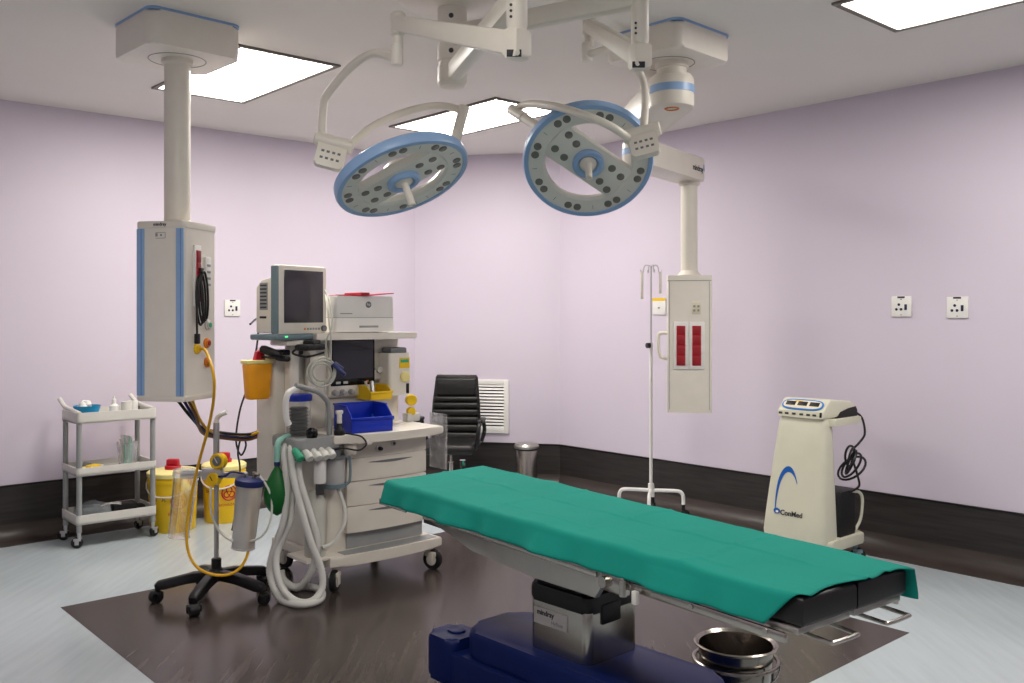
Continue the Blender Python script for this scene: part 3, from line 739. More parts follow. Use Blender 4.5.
for k in range(3):
    b = MB(); b.lathe([(0.017, 0), (0.017, 0.012), (0.012, 0.02), (0.012, 0.032), (0.0, 0.034)], 16, frame((0.235+k*0.055, 0.385, 1.047), (1, 0, 0), (0, 0, 1))); b.build('control_knob', 'alu', sp)
# vaporiser at the right of the screen
b = MB(); b.prism(rrect(0.555, 0.715, 0.29, 0.42, 0.02), 1.015, 1.27, None, 0.006); vp = b.build('vaporiser', 'cream', am)
b = MB(); b.box((0.635, 0.355, 1.285), (0.12, 0.10, 0.036), 0.01); b.build('vaporiser_cap', 'midgrey', vp)
b = MB(); b.box((0.665, 0.289, 1.21), (0.075, 0.004, 0.062), 0.001); lb = b.build('vaporiser_label', 'yellow', vp)
b = MB(); b.box((0.665, 0.287, 1.222), (0.06, 0.003, 0.02), 0.001); b.build('label_patch', 'green', lb)
b = MB(); b.lathe([(0.032, 0), (0.032, 0.014), (0.026, 0.02), (0.0, 0.02)], 20, frame((0.665, 0.291, 1.125), (1, 0, 0), (0, 0, 1))); b.build('dial', 'yellow_lid', vp)
b = MB(); b.box((0.688, 0.289, 1.055), (0.022, 0.006, 0.06), 0.003); b.build('sight_window', 'black', vp)
b = MB(); b.cyl((0.54, 0.36, 1.17), (0.54, 0.42, 1.17), 0.02, n=12); b.box((0.53, 0.40, 1.14), (0.08, 0.03, 0.06), 0.006); b.build('manifold', 'offwhite', am)
b = MB(); b.lathe([(0.022, 0), (0.022, 0.008), (0.014, 0.012)], 18, frame((0.60, 0.421, 0.935), (1, 0, 0), (0, 0, 1))); k_ = b.build('gauge_port', 'alu', uc)
b = MB(); b.lathe([(0.013, 0.01), (0.012, 0.02)], 14, frame((0.60, 0.421, 0.935), (1, 0, 0), (0, 0, 1))); b.build('port_core', 'black', k_)
# yellow pressure gauges at the right back of the worktop
b = MB(); b.box((0.765, 0.36, 0.87), (0.10, 0.06, 0.05), 0.008); b.cyl((0.765, 0.36, 0.88), (0.765, 0.36, 0.90), 0.012, n=10); b.build('gauge_block', 'offwhite', am)
for z, r in ((0.975, 0.035), (0.905, 0.027)):
    b = MB(); b.lathe([(r, 0), (r, 0.035), (r*0.85, 0.042), (0, 0.042)], 22, frame((0.765, 0.37, z), (1, -0.4, 0), (0, 0, 1))); b.build('gauge', 'yellow', am)
# left gas column, breathing block and its fittings
b = MB(); b.prism(rrect(-0.125, 0.09, 0.44, 0.66, 0.03), 0.56, 1.28, None, 0.008); gc = b.build('gas_column', 'cream', am)
b = MB(); b.box((0.0, 0.434, 1.20), (0.10, 0.008, 0.12), 0.003); b.build('notice_card', 'white', gc)
b = MB(); b.box((-0.06, 0.44, 1.29), (0.18, 0.14, 0.03), 0.008); b.build('card_ledge', 'black', gc)
b = MB(); b.prism(rrect(-0.20, 0.10, 0.03, 0.34, 0.05), 0.785, 0.845, None, 0.012); bb = b.build('breathing_block', 'grey', am)
b = MB(); b.prism(rrect(-0.19, 0.09, 0.04, 0.33, 0.045), 0.73, 0.79, None, 0.012); b.box((-0.03, 0.34, 0.76), (0.12, 0.14, 0.07), 0.01); b.build('block_manifold', 'midgrey', am)
b = MB(); b.lathe([(0.062, 0.845), (0.066, 0.86), (0.066, 1.04), (0.062, 1.045)], 28, T(-0.10, 0.19, 0), cap=False); ab = b.build('bellows_dome', 'acrylic', am)
b = MB(); pr = []
for k in range(9): pr += [(0.05, 0.848+k*0.018), (0.042, 0.857+k*0.018)]
pr.append((0.0, 1.0)); b.lathe([(0.0, 0.848)]+pr, 24, T(-0.10, 0.19, 0), cap=False); b.build('bellows', 'black', ab)
b = MB(); b.lathe([(0.07, 1.035), (0.072, 1.04), (0.072, 1.062), (0.066, 1.07), (0.0, 1.072)], 28, T(-0.10, 0.19, 0)); b.build('blue_lid', 'bin_blue', ab)
b = MB(); b.tube(spline([(-0.20, 0.04, 1.13), (-0.06, 0.07, 1.09), (0.0, 0.09, 1.05), (0.03, 0.10, 1.01), (0.035, 0.10, 0.93), (0.035, 0.10, 0.845)], 6), 0.014, 10); b.build('support_tube', 'grey', am)
b = MB(); b.tube(spline([(-0.17, 0.06, 1.115), (-0.24, 0.03, 1.10), (-0.262, 0.025, 1.06), (-0.262, 0.025, 0.97), (-0.245, 0.025, 0.93)], 6), 0.016, 10); b.build('handle', 'white', am)
b = MB(); b.lathe([(0.027, 0.845), (0.032, 0.86), (0.03, 0.885), (0.012, 0.898), (0.0, 0.90)], 18, T(-0.09, 0.065, 0)); b.build('relief_valve', 'black_gloss', am)
b = MB(); b.lathe([(0.03, 0.845), (0.03, 0.87), (0.018, 0.885), (0.016, 0.91), (0.0, 0.91)], 18, T(0.075, 0.06, 0)); b.build('relief_valve', 'black', am)
b = MB(); b.cyl((0.075, 0.06, 0.91), (0.075, 0.06, 0.96), 0.014, n=12); b.box((0.075, 0.06, 0.97), (0.04, 0.02, 0.02), 0.004); b.build('sampling_valve', 'offwhite', am)
for k, (e, d, m_) in enumerate(((-0.19, 0.02, 'green'), (-0.145, 0.0, 'hose'), (-0.10, -0.01, 'hose'), (-0.055, -0.01, 'hose'), (-0.01, 0.0, 'hose'))):
    b = MB(); b.cyl((e, 0.07, 0.79), (e, d, 0.76), 0.019, n=14, bev=0.003); b.cyl((e, d+0.012, 0.768), (e, d-0.016, 0.745), 0.022, n=14, bev=0.003); b.build('hose_port', m_, am)
# clear canisters and cylinder under the block
b = MB(); b.lathe([(0.058, 0.58), (0.06, 0.59), (0.06, 0.71), (0.055, 0.72)], 26, T(0.06, 0.09, 0)); ca = b.build('absorber_canister', 'frosted', am)
b = MB(); b.lathe([(0.066, 0.715), (0.066, 0.735)], 26, T(0.06, 0.09, 0)); b.build('canister_collar', 'midgrey', ca)
b = MB(); b.lathe([(0.066, 0.56), (0.066, 0.582)], 26, T(0.06, 0.09, 0)); b.build('canister_base', 'teal_grey', ca)
b = MB(); b.tube(spline([(0.10, 0.04, 0.725), (0.125, 0.035, 0.72), (0.125, 0.035, 0.60), (0.10, 0.04, 0.575)], 5), 0.008, 8); b.build('canister_handle', 'teal_grey', ca)
b = MB(); b.lathe([(0.030, 0.60), (0.034, 0.61), (0.034, 0.73), (0.03, 0.74)], 20, T(-0.05, 0.05, 0)); b.build('filter_canister', 'white', am)
b = MB(); b.lathe([(0.024, 0.54), (0.024, 0.60), (0.018, 0.605)], 18, T(-0.05, 0.05, 0)); b.build('filter_neck', 'darkgrey', am)
b = MB(); b.lathe([(0.05, 0.192), (0.056, 0.20), (0.056, 0.50), (0.03, 0.545), (0.018, 0.55)], 24, T(-0.04, 0.12, 0)); b.build('gas_cylinder', 'cable_grey', am)
b = MB(); b.box((-0.03, 0.16, 0.187), (0.20, 0.22, 0.02), 0.006); b.build('cylinder_ledge', 'cream', am)
b = MB(); b.tube(spline([(0.07, 0.07, 0.56), (0.10, 0.05, 0.45), (0.09, 0.04, 0.36), (0.03, 0.05, 0.27), (-0.03, 0.06, 0.25)], 6), 0.011, 8); b.build('drain_hose', 'hose', am)
b = MB(); b.lathe([(0.03, 0.735), (0.034, 0.745), (0.034, 0.795), (0.0, 0.797)], 18, T(0.135, 0.045, 0)); b.build('sensor_cup', 'cream', am)
b = MB(); b.box((0.79, 0.115, 0.745), (0.006, 0.17, 0.33), 0.002); b.box((0.77, 0.115, 0.80), (0.04, 0.03, 0.02), 0.002); b.build('acrylic_guard', 'acrylic', am)
# mast and bracket for the patient monitor
b = MB(); b.box((-0.03, 0.40, 1.08), (0.055, 0.07, 0.50), 0.008); b.box((-0.03, 0.37, 1.345), (0.20, 0.20, 0.03), 0.008); b.build('monitor_bracket', 'cream2', am)
b = MB(); b.box((0.085, 0.395, 1.20), (0.05, 0.045, 0.36), 0.006); b.box((0.085, 0.365, 1.24), (0.055, 0.03, 0.09), 0.006); b.build('cable_hook_rail', 'cream2', am)

# patient monitor on the bracket
ma = math.radians(58)
mp_ = (MW(-0.222, 0.237, 1.362)+MW(0.162, 0.35, 1.362))/2
mon = thing('patient_monitor', 'boxy patient monitor with dark screen and grey side band on a bracket', 'monitor', (mp_.x, mp_.y, 1.362), ma)
b = MB(); b.box((0.008, 0.015, 0.222), (0.375, 0.05, 0.38), 0.012); sh = b.build('front_shell', 'cream', mon)
b = MB(); b.box((-0.172, 0.020, 0.222), (0.020, 0.055, 0.372), 0.008); b.build('grey_band', 'teal_grey', mon)
b = MB(); b.box((0.012, -0.0115, 0.24), (0.30, 0.006, 0.29), 0.003); b.build('screen', 'screen', mon)
b = MB(); b.prism([(0.04, 0.04), (0.18, 0.04), (0.18, 0.29), (0.14, 0.33), (0.04, 0.35)], -0.165, 0.165, Matrix(((0, 0, 1, 0), (1, 0, 0, 0), (0, 1, 0, 0), (0, 0, 0, 1))), 0.012); rs = b.build('rear_shell', 'cream', mon)
b = MB(); b.box((-0.167, 0.115, 0.24), (0.004, 0.06, 0.15), 0.001); vt = b.build('side_grille', 'grey', rs)
for k in range(7):
    b = MB(); b.box((-0.169, 0.115, 0.18+k*0.02), (0.003, 0.05, 0.009), 0.001); b.build('grille_slat', 'darkgrey', vt)
b = MB(); b.box((-0.167, 0.12, 0.125), (0.004, 0.05, 0.012), 0.001); b.build('side_port', 'print_dark', rs)
b = MB(); b.box((0, 0.085, 0.017), (0.40, 0.21, 0.033), 0.010); bt = b.build('foot_plate', 'teal_grey', mon)
b = MB(); b.box((-0.13, -0.021, 0.02), (0.02, 0.004, 0.008), 0.001); b.build('power_led', 'led', bt)
for k in range(6):
    b = MB(); b.box((0.02+k*0.022, -0.0115, 0.06), (0.014, 0.005, 0.012), 0.002); b.build('button', 'orange' if k == 0 else 'grey', mon)
b = MB(); b.lathe([(0.017, 0), (0.017, 0.014), (0.0, 0.018)], 18, frame((0.165, -0.010, 0.062), (1, 0, 0), (0, 0, 1))); b.build('dial', 'midgrey', mon)

# printer with red folder
prn = thing('printer', 'white desktop printer on the top shelf of the anaesthesia machine', 'printer', MW(0.395, 0.44, 1.396), TH)
b = MB(); b.prism(rrect(-0.205, 0.205, -0.14, 0.20, 0.02), 0.09, 0.215, None, 0.010); b.build('upper_shell', 'white', prn)
b = MB(); b.prism(rrect(-0.205, 0.205, -0.145, 0.20, 0.02), 0.004, 0.087, None, 0.006); tr = b.build('paper_tray', 'white', prn)
b = MB(); b.box((0.02, -0.146, 0.036), (0.13, 0.004, 0.012), 0.001); b.build('tray_grip', 'grey', tr)
b = MB(); b.box((0.0, 0, 0.088), (0.40, 0.26, 0.006), 0); b.build('seam', 'grey', prn)
b = MB(); b.lathe([(0.019, 0), (0.019, 0.002)], 24, frame((0.02, -0.1395, 0.165), (1, 0, 0), (0, 0, 1))); lg = b.build('badge', 'midgrey', prn)
text('hp', 0.024, 'white', frame((0.02, -0.1425, 0.167), (1, 0, 0), (0, 0, 1)), lg)
b = MB(); b.box((-0.13, -0.1395, 0.112), (0.08, 0.002, 0.006), 0); b.build('printed_mark', 'print_grey', prn)
b = MB(); b.prism([(-0.17, -0.10), (0.03, -0.14), (0.08, 0.08), (-0.10, 0.10)], 0.0, 0.006)
b.prism([(0.03, -0.14), (0.21, -0.13), (0.22, 0.07), (0.08, 0.08)], 0.0, 0.005, T(0.03, 0, 0) @ RY(math.radians(-5)) @ T(-0.03, 0, 0.0))
b.prism([(-0.02, -0.13), (0.03, -0.14), (0.08, 0.08), (0.0, 0.09)], 0.005, 0.02)
fo = b.build('folder', 'red'); fo.location = MW(0.38, 0.42, 1.612); fo.rotation_euler = (0, 0, TH)
tag(fo, 'red folder lying open on top of the white printer', 'folder')

# storage bins
def stack_bin(name, label, m, loc, rz, w, l, h, contents=None):
    t = thing(name, label, 'storage bin', loc, rz)
    th = 0.004
    b = MB(); b.box((0, 0, th/2), (w, l, th), 0.001)
    sidep = [(-l/2+0.03*0, 0.0), (l/2, 0.0), (l/2, h), (-l/2+0.32*l, h), (-l/2-0.0, h*0.55)]
    for s in (-1, 1):
        b.prism(sidep, -th/2, th/2, T(s*(w/2-th/2), 0, 0) @ Matrix(((0, 0, 1, 0), (1, 0, 0, 0), (0, 1, 0, 0), (0, 0, 0, 1))))
    b.box((0, l/2-th/2, h/2), (w, th, h), 0.001); b.box((0, -l/2+th/2, h*0.27), (w, th, h*0.54), 0.001)
    o = b.build('tub', m, t)
    b = MB()
    b.box((0, l/2, h-0.006), (w+0.012, 0.012, 0.012), 0.003); b.box((0, -l/2-0.003, h*0.52), (w+0.012, 0.014, 0.014), 0.003)
    for s in (-1, 1): b.box((s*w/2, 0.16*l, h-0.006), (0.012, 0.68*l, 0.012), 0.003)
    b.build('rim', m, o)
    return t
stack_bin('storage_bin', 'large royal blue open-front storage bin on the machine worktop', 'bin_blue', MW(0.29, 0.16, 0.846), TH-0.12, 0.25, 0.24, 0.15)
stack_bin('storage_bin', 'small light blue storage bin behind the large royal blue bin', 'bin_blue2', MW(0.475, 0.30, 0.846), TH-0.05, 0.12, 0.16, 0.085)
yb = stack_bin('storage_bin', 'yellow open-front storage bin hooked below the ventilator screen', 'yellow', MW(0.475, 0.33, 1.0), TH, 0.15, 0.15, 0.085)
b = MB(); b.box((0, 0.07, 0.03), (0.02, 0.03, 0.05), 0.003); b.build('hook', 'steel', yb)
b = MB(); b.cyl((0, 0, 0), (0.01, 0.03, 0.10), 0.014, n=12, bev=0.003); b.cyl((-0.02, 0, 0.005), (-0.03, 0.04, 0.10), 0.008, n=8); o = b.build('laryngoscope', 'alu'); o.location = MW(0.455, 0.31, 1.006); o.rotation_euler = (0, 0, TH)
tag(o, 'shiny metal instrument standing in the yellow storage bin', 'instrument')

# ------------------------------------------------------------------ breathing hoses, bag, monitor leads
def hose(name, label, cat, pts, r, m, corr=0.0, n=10, step=None, group=None, parent=None):
    p = spline(pts, 10)
    if step: p = resample(p, step)
    b = MB(); b.tube(p, r, n, corr=corr); o = b.build(name, m, parent, 60 if corr else 35)
    if parent is None: tag(o, label, cat, group)
    return o
ht = thing('breathing_circuit', 'white corrugated breathing hoses looped down to the floor beside the machine', 'hose', (P(290, 600, 4.85).x, 4.85, 0))
def W2(pts): return [P(*p)-Vector(ht.location) for p in pts]
g = 0.021
hz = lambda px, Y: 315+(EYE-g)/Y*FPX        # pixel row of a hose lying on the floor
hose('hose', '', '', W2([(289, 444, 4.93), (284, 452, 4.88), (287, 485, 4.85), (284, 520, 4.84), (273, 552, 4.86), (270, 575, 4.86), (280, hz(0, 4.80), 4.80), (300, hz(0, 4.70), 4.70), (318, hz(0, 4.76), 4.76), (322, hz(0, 4.90), 4.90), (312, hz(0, 5.0), 5.0), (292, hz(0, 5.0), 5.0), (278, hz(0, 4.92), 4.92)]), 0.020, 'hose', 0.16, 12, 0.0075, parent=ht)
hose('hose', '', '', W2([(296, 444, 4.92), (291, 450, 4.86), (294, 480, 4.83), (303, 515, 4.82), (312, 545, 4.82), (321, 568, 4.82), (322, 588, 4.80), (312, 601, 4.74), (296, 601, 4.74), (282, 588, 4.78), (276, 565, 4.82), (280, 545, 4.86), (290, 520, 4.88), (292, 490, 4.9), (293, 462, 4.94), (300, 448, 4.96)]), 0.020, 'hose', 0.16, 12, 0.0075, parent=ht)
hose('hose', '', '', W2([(303, 446, 4.95), (299, 455, 4.89), (300, 480, 4.87), (309, 510, 4.87), (317, 540, 4.88), (313, 566, 4.9), (305, 582, 4.93), (296, 588, 4.96), (284, 580, 4.98), (281, 570, 5.0)]), 0.020, 'hose', 0.16, 12, 0.0075, parent=ht)
# green reservoir bag
gbp = P(277, 440, 4.86)
gb = thing('breathing_bag', 'dark green rubber breathing bag hanging beside the white hoses', 'breathing bag', gbp)
b = MB(); b.lathe([(0.012, -0.13), (0.014, -0.145), (0.03, -0.17), (0.055, -0.22), (0.070, -0.28), (0.066, -0.33), (0.045, -0.37), (0.012, -0.395), (0.0, -0.40)], 24, Matrix.Diagonal((1.0, 0.7, 1.0, 1.0)))
b.build('bag', 'bag_green', gb)
b = MB(); b.cyl((0, 0, -0.135), (0, 0, -0.115), 0.016, n=14); b.build('neck_ring', 'cable_blue', gb)
b = MB(); b.cyl((0, 0, -0.115), (0.002, 0, -0.03), 0.015, 0.018, n=14); b.tube(spline([(0.002, 0, -0.035), (0.006, 0.01, -0.01), (0.02, 0.06, 0.004), (0.04, 0.10, 0.01)], 5), 0.015, 12); b.build('connector', 'mint', gb)
# coiled grey monitor leads on the hook
cl = P(322, 371, 5.06)
b = MB()
for k, (r, dx, dz, ti) in enumerate(((0.075, 0, 0, 0.0), (0.065, 0.008, 0.01, 0.12), (0.07, -0.012, -0.006, -0.1), (0.058, 0.0, -0.014, 0.2), (0.072, 0.012, -0.012, 0.06))):
    M_ = T(dx, -0.008*k, dz) @ RZ(0.6) @ RX(PI/2+ti)
    b.torus(r, 0.0055, M_, 30, 7)
b.tube(spline([(0.05, 0, 0.05), P(331, 340, 5.0)-cl, P(329, 322, 5.0)-cl, P(327, 305, 5.05)-cl, P(325, 295, 5.2)-cl], 6), 0.0045, 6)
b.tube(spline([(0.03, 0, 0.06), P(326, 342, 5.02)-cl, P(332, 325, 5.0)-cl, P(329, 300, 5.08)-cl, P(325, 290, 5.22)-cl], 6), 0.0045, 6)
b.tube(spline([(0.02, -0.02, -0.06), (0.025, -0.02, -0.18), (0.02, -0.02, -0.30)], 6), 0.0045, 6)
o = b.build('monitor_lead', 'cable_grey'); o.location = cl; tag(o, 'pale grey monitor leads wound in a coil beside the ventilator screen', 'cable')
b = MB(); b.cyl((0, 0, 0), (0.07, -0.02, -0.06), 0.012, n=10, bev=0.003); b.cyl((0.005, 0.01, 0.005), (0.05, 0.02, -0.03), 0.012, n=10, bev=0.003); o = b.build('lead_plug', 'cable_blue'); o.location = P(333, 364, 5.04); tag(o, 'blue and white lead plug hanging beside the coiled grey leads', 'plug')
# black cuff and handset under the monitor
b = MB(); b.box((0, 0, 0), (0.20, 0.09, 0.035), 0.015, RZ(0.5)); b.box((0.02, 0.0, 0.025), (0.12, 0.07, 0.03), 0.014, RZ(0.7)); b.tube(spline([(-0.09, -0.03, 0.0), (-0.12, -0.02, -0.03), (-0.05, -0.05, -0.05), (0.06, -0.04, -0.03)], 6), 0.006, 7)
o = b.build('pressure_cuff', 'rubber'); o.location = MW(0.0, 0.24, 1.322); o.rotation_euler = (0, 0, TH); tag(o, 'black blood pressure cuff bundled below the patient monitor', 'cuff')
b = MB(); b.box((0, 0, 0), (0.13, 0.06, 0.045), 0.02, RY(0.35)); b.box((0.07, 0, -0.03), (0.08, 0.045, 0.03), 0.012, RY(0.1)); o = b.build('handset', 'black'); o.location = P(271, 352, 5.1); tag(o, 'black handset jutting out left of the monitor bracket', 'handset')
b = MB(); b.box((0, 0, -0.03), (0.03, 0.20, 0.015), 0.004, RZ(0.9)); o2 = b.build('holder', 'black', o)
# sharps container hung on the machine column
shc = thing('sharps_container', 'small orange-yellow sharps container with red lid hung beside the patient monitor bracket', 'sharps container', MW(-0.205, 0.47, 1.03), TH)
shc.scale = (0.72, 0.62, 0.72)
b = MB(); b.box((0, 0, 0.14), (0.17, 0.12, 0.28), 0.02, None, 2, (1.25, 1.08)); b.build('tub', 'orange_yellow', shc)
b = MB(); b.box((0, 0, 0.29), (0.225, 0.138, 0.03), 0.008); b.build('lid', 'yellow_lid', shc)
b = MB(); b.prism([(-0.05, 0), (0.04, 0), (0.02, 0.09), (-0.03, 0.07)], -0.03, 0.03, T(0.02, 0, 0.30) @ RX(PI/2), 0.006); b.build('red_cap', 'red', shc)
b = MB(); b.box((0, 0.062, 0.15), (0.08, 0.025, 0.12), 0.003); b.build('wall_bracket', 'grey', shc)
b = MB(); b.torus(0.035, 0.005, frame((-0.03, 0.068, 0.17), (1, 0, 0), (0, 0, 1)), 20, 6); b.build('hazard_mark', 'red_dark', shc)

# ------------------------------------------------------------------ suction stand
SS = Vector((-1.565, 4.87, 0))
st = thing('suction_stand', 'suction stand on a black five-star wheeled base with two canisters', 'suction stand', SS)
b = MB(); b.lathe([(0.034, 0.095), (0.04, 0.10), (0.04, 0.15), (0.026, 0.165), (0.026, 0.21), (0.02, 0.215)], 20); hb = b.build('hub', 'black', st)
for a_ in (194, 266, 338, 50, 122):
    a = math.radians(a_); d = Vector((math.cos(a), math.sin(a), 0)); R_ = 0.29
    b = MB(); q = Vector((-d.y, d.x, 0))
    pr = [d*0.02+q*0.026, d*R_+q*0.014, d*(R_+0.02), d*R_-q*0.014, d*0.02-q*0.026]
    M_ = frame((0, 0, 0), d, (0, 0, 1))
    b.prism([(0.0, 0.10), (0.0, 0.155), (0.12, 0.145), (R_, 0.112), (R_+0.018, 0.095), (R_+0.012, 0.065), (R_-0.03, 0.07), (0.15, 0.092)], -0.024, 0.024, M_, 0.010)
    b.build('star_leg', 'black', st)
    c = castor(st, (R_*d.x, R_*d.y, 0), 0.034, 0.046, 'black', 'black', a+0.6, 0.08)
b = MB(); b.cyl((0, 0, 0.20), (0, 0, 0.93), 0.0125, n=14); b.cyl((0, 0, 0.62), (0, 0, 0.93), 0.016, n=14); b.build('post', 'alu', st)
b = MB(); b.tube(spline([(0, 0, 0.92), (0.005, 0, 0.955), (0.03, -0.01, 0.975), (0.06, -0.01, 0.985)], 4), 0.013, 10); b.build('top_grip', 'white', st)
b = MB(); b.box((-0.01, -0.03, 0.665), (0.11, 0.04, 0.06), 0.01); b.box((-0.11, -0.01, 0.665), (0.14, 0.025, 0.03), 0.006); b.box((0.10, -0.01, 0.655), (0.14, 0.025, 0.03), 0.006); b.build('bracket', 'alu', st)
for x, z, r in ((0.025, 0.735, 0.042), (0.0, 0.64, 0.034)):
    b = MB(); Mg = frame((x, -0.06, z), (1, -0.25, 0), (0, 0.1, 1))
    b.lathe([(r, -0.03), (r, 0.005), (r*0.85, 0.012), (r*0.8, 0.006), (0, 0.006)], 26, Mg); gg = b.build('gauge', 'yellow', st)
    b = MB(); b.lathe([(r*0.62, 0.006), (r*0.6, 0.009), (0, 0.009)], 24, Mg); b.build('dial', 'midgrey' if r > 0.04 else 'yellow', gg)
    b = MB(); b.box((0, 0.006, 0.011), (0.004, r*0.8, 0.002), 0, Mg @ RZ(0.6)); b.build('needle', 'white' if r > 0.04 else 'black', gg)
def canister(x, y, ztop, L, r, tilt, lid, inner):
    M_ = T(x, y, ztop) @ RY(tilt)
    b = MB(); b.lathe([(r*1.04, 0.0), (r*1.0, -0.02), (r*0.86, -L), (r*0.8, -L-0.006), (0.0, -L-0.006)], 26, M_, cap=False); c = b.build('canister', inner, st)
    b = MB(); b.lathe([(r*1.1, -0.012), (r*1.12, 0.0), (r*1.1, 0.018), (r*0.8, 0.026), (0.0, 0.028)], 26, M_); b.build('lid', lid, c)
    b = MB(); b.torus(r*0.87, 0.004, M_ @ T(0, 0, -L), 24, 6); b.build('foot_ring', inner, c)
    return M_
canister(-0.145, -0.04, 0.665, 0.33, 0.062, 0.12, 'clear', 'clear')
M2 = canister(0.19, -0.05, 0.62, 0.34, 0.068, 0.10, 'cable_blue', 'frosted')
b = MB(); b.cyl(M2 @ Vector((0.02, 0, 0.02)), M2 @ Vector((0.02, 0, 0.06)), 0.012, n=10); b.cyl(M2 @ Vector((0.015, 0.0, 0.05)), M2 @ Vector((0.05, -0.02, 0.05)), 0.008, n=8); b.build('lid_valve', 'steel', st)
b = MB(); b.cyl(M2 @ Vector((-0.03, 0, 0.02)), M2 @ Vector((-0.03, 0, 0.045)), 0.008, n=8); b.build('lid_nipple', 'steel', st)
b = MB(); b.tube(spline([M2 @ Vector((-0.03, 0, 0.045)), (0.10, -0.06, 0.68), (0.07, -0.07, 0.66), (0.03, -0.06, 0.655)], 6), 0.006, 7); b.build('blue_tube', 'cable_blue', st)
b = MB(); b.tube(spline([M2 @ Vector((0.04, 0, 0.05)), (0.27, -0.05, 0.62), (0.305, -0.05, 0.54), (0.30, -0.06, 0.42), (0.25, -0.08, 0.34), (0.14, -0.09, 0.32), (0.05, -0.07, 0.36), (-0.01, -0.05, 0.46), (-0.015, -0.045, 0.60)], 8), 0.006, 7); b.build('white_tube', 'hose', st)

# yellow vacuum hose from pendant outlet to the stand, and loop
L1 = Matrix.Translation((-1.655, 4.55, H)) @ RZ(pa)
q0 = L1 @ Vector((0.145, -0.04, -0.98-0.615)); q0b = L1 @ Vector((0.18, -0.045, -0.98-0.625))
o = hose('vacuum_hose', 'yellow vacuum hose hanging from the striped pendant to the suction stand', 'hose', [q0, q0b, P(213, 372, 4.36), P(214, 395, 4.4), P(209, 425, 4.55), P(197, 470, 4.7), P(189, 510, 4.74), P(187, 545, 4.72), P(196, 566, 4.70), P(215, 575, 4.70), P(235, 572, 4.73), P(247, 556, 4.78), P(251, 530, 4.84), P(252, 500, 4.86)], 0.0075, 'hose_yellow')
# hoses from the pendant underside to the machine
pb = L1 @ Vector((0.03, 0.0, ZB-0.002))
for k, (m_, lab, dy, off) in enumerate((('black', 'black gas hose looping from the striped pendant to the machine', 0, 0.0), ('cable_blue', 'dark blue gas hose looping from the striped pendant to the machine', 5, 0.035), ('cable_brown', 'brown gas hose looping from the striped pendant to the machine', 9, 0.06), ('hose_yellow', 'short yellow gas hose leaving the underside of the striped pendant', 2, 0.085))):
    s0 = L1 @ Vector((-0.02+off, 0.02, ZB+0.004))
    if m_ == 'hose_yellow':
        pts = [s0, P(200, 420, 4.75), P(212, 432, 4.95), P(232, 436, 5.2), P(247, 436, 5.3), MW(-0.08, 0.57, 0.85)]
    else:
        pts = [s0, P(190+k*3, 416, 4.68), P(203, 428+dy*0.6, 4.85), P(225, 433+dy*0.6, 5.1), P(250, 434+dy*0.6, 5.3), MW(-0.08, 0.58, 0.86-0.012*k)]
    hose('gas_hose', lab, 'hose', pts, 0.008, m_)
# black lead from the monitor down behind the pendant hoses
hose('power_cord', 'thin black cord running from the back of the patient monitor to the floor', 'cord', [MW(-0.28, 0.40, 1.45), P(258, 320, 5.35), P(257, 345, 5.45), P(250, 380, 5.6), P(240, 410, 5.7), P(236, 440, 5.72), P(241, 455, 5.7), P(246, 445, 5.66), P(242, 436, 5.66), P(238, 452, 5.7), P(240, 470, 5.8), P(238, 500, 6.0), P(232, 530, 6.35)], 0.006, 'black')

# ------------------------------------------------------------------ utility trolley and what lies on it
TL = Vector((-2.784, 5.917, 0))
def TW(x, y, z=0.0): return TL+V*x+U*y+Vector((0, 0, z))
tw, td = 0.47, 0.29
tr = thing('utility_trolley', 'grey-white three-tier trolley on castors against the purple wall', 'trolley', TL, TH)
for x in (0.0, tw):
    for y in (0.0, td):
        b = MB(); b.cyl((x, y, 0.10), (x, y, 0.87), 0.017, n=14); b.build('post', 'grey', tr)
        castor(tr, (x, y, 0), 0.036, 0.024, 'alu', 'rubber', 2.6 if x < 0.1 else 0.5, 0.11)
def tray(z0, z1):
    b = MB()
    b.prism(rrect(-0.022, tw+0.022, -0.022, td+0.022, 0.025), z0, z0+0.012)
    out = rrect(-0.022, tw+0.022, -0.022, td+0.022, 0.025); inn = rrect(-0.010, tw+0.010, -0.010, td+0.010, 0.02)
    n = len(out)
    vo = [b.bm.verts.new((x, y, z0)) for x, y in out]; vt = [b.bm.verts.new((x, y, z1)) for x, y in out]
    it = [b.bm.verts.new((x, y, z1)) for x, y in inn]; ib = [b.bm.verts.new((x, y, z0+0.012)) for x, y in inn]
    for k in range(n):
        k2 = (k+1) % n
        b.bm.faces.new((vo[k], vo[k2], vt[k2], vt[k])); b.bm.faces.new((vt[k], vt[k2], it[k2], it[k])); b.bm.faces.new((it[k], it[k2], ib[k2], ib[k]))
    return b.build('tray', 'offwhite', tr)
ZTR = (0.15, 0.465, 0.80)
for z, h in zip(ZTR, (0.06, 0.05, 0.07)): tray(z, z+h)
for x in (0.0, tw):
    b = MB(); b.tube(spline([(x, -0.01, 0.865), (x, 0.10, 0.872), (x, td, 0.885), (x, td+0.08, 0.91), (x, td+0.15, 0.935)], 5), [0.012]*3+[0.014]*18, 10) if False else b.tube(spline([(x, -0.01, 0.865), (x, 0.10, 0.872), (x, td, 0.885), (x, td+0.07, 0.905), (x, td+0.13, 0.93)], 5), 0.015, 10)
    b.build('push_handle', 'offwhite', tr)
Z3, Z2, Z1 = 0.812, 0.477, 0.162
kd = thing('kidney_dish', 'teal blue plastic dish with cotton wool on the trolley top', 'dish', TW(0.09, 0.14, Z3), TH)
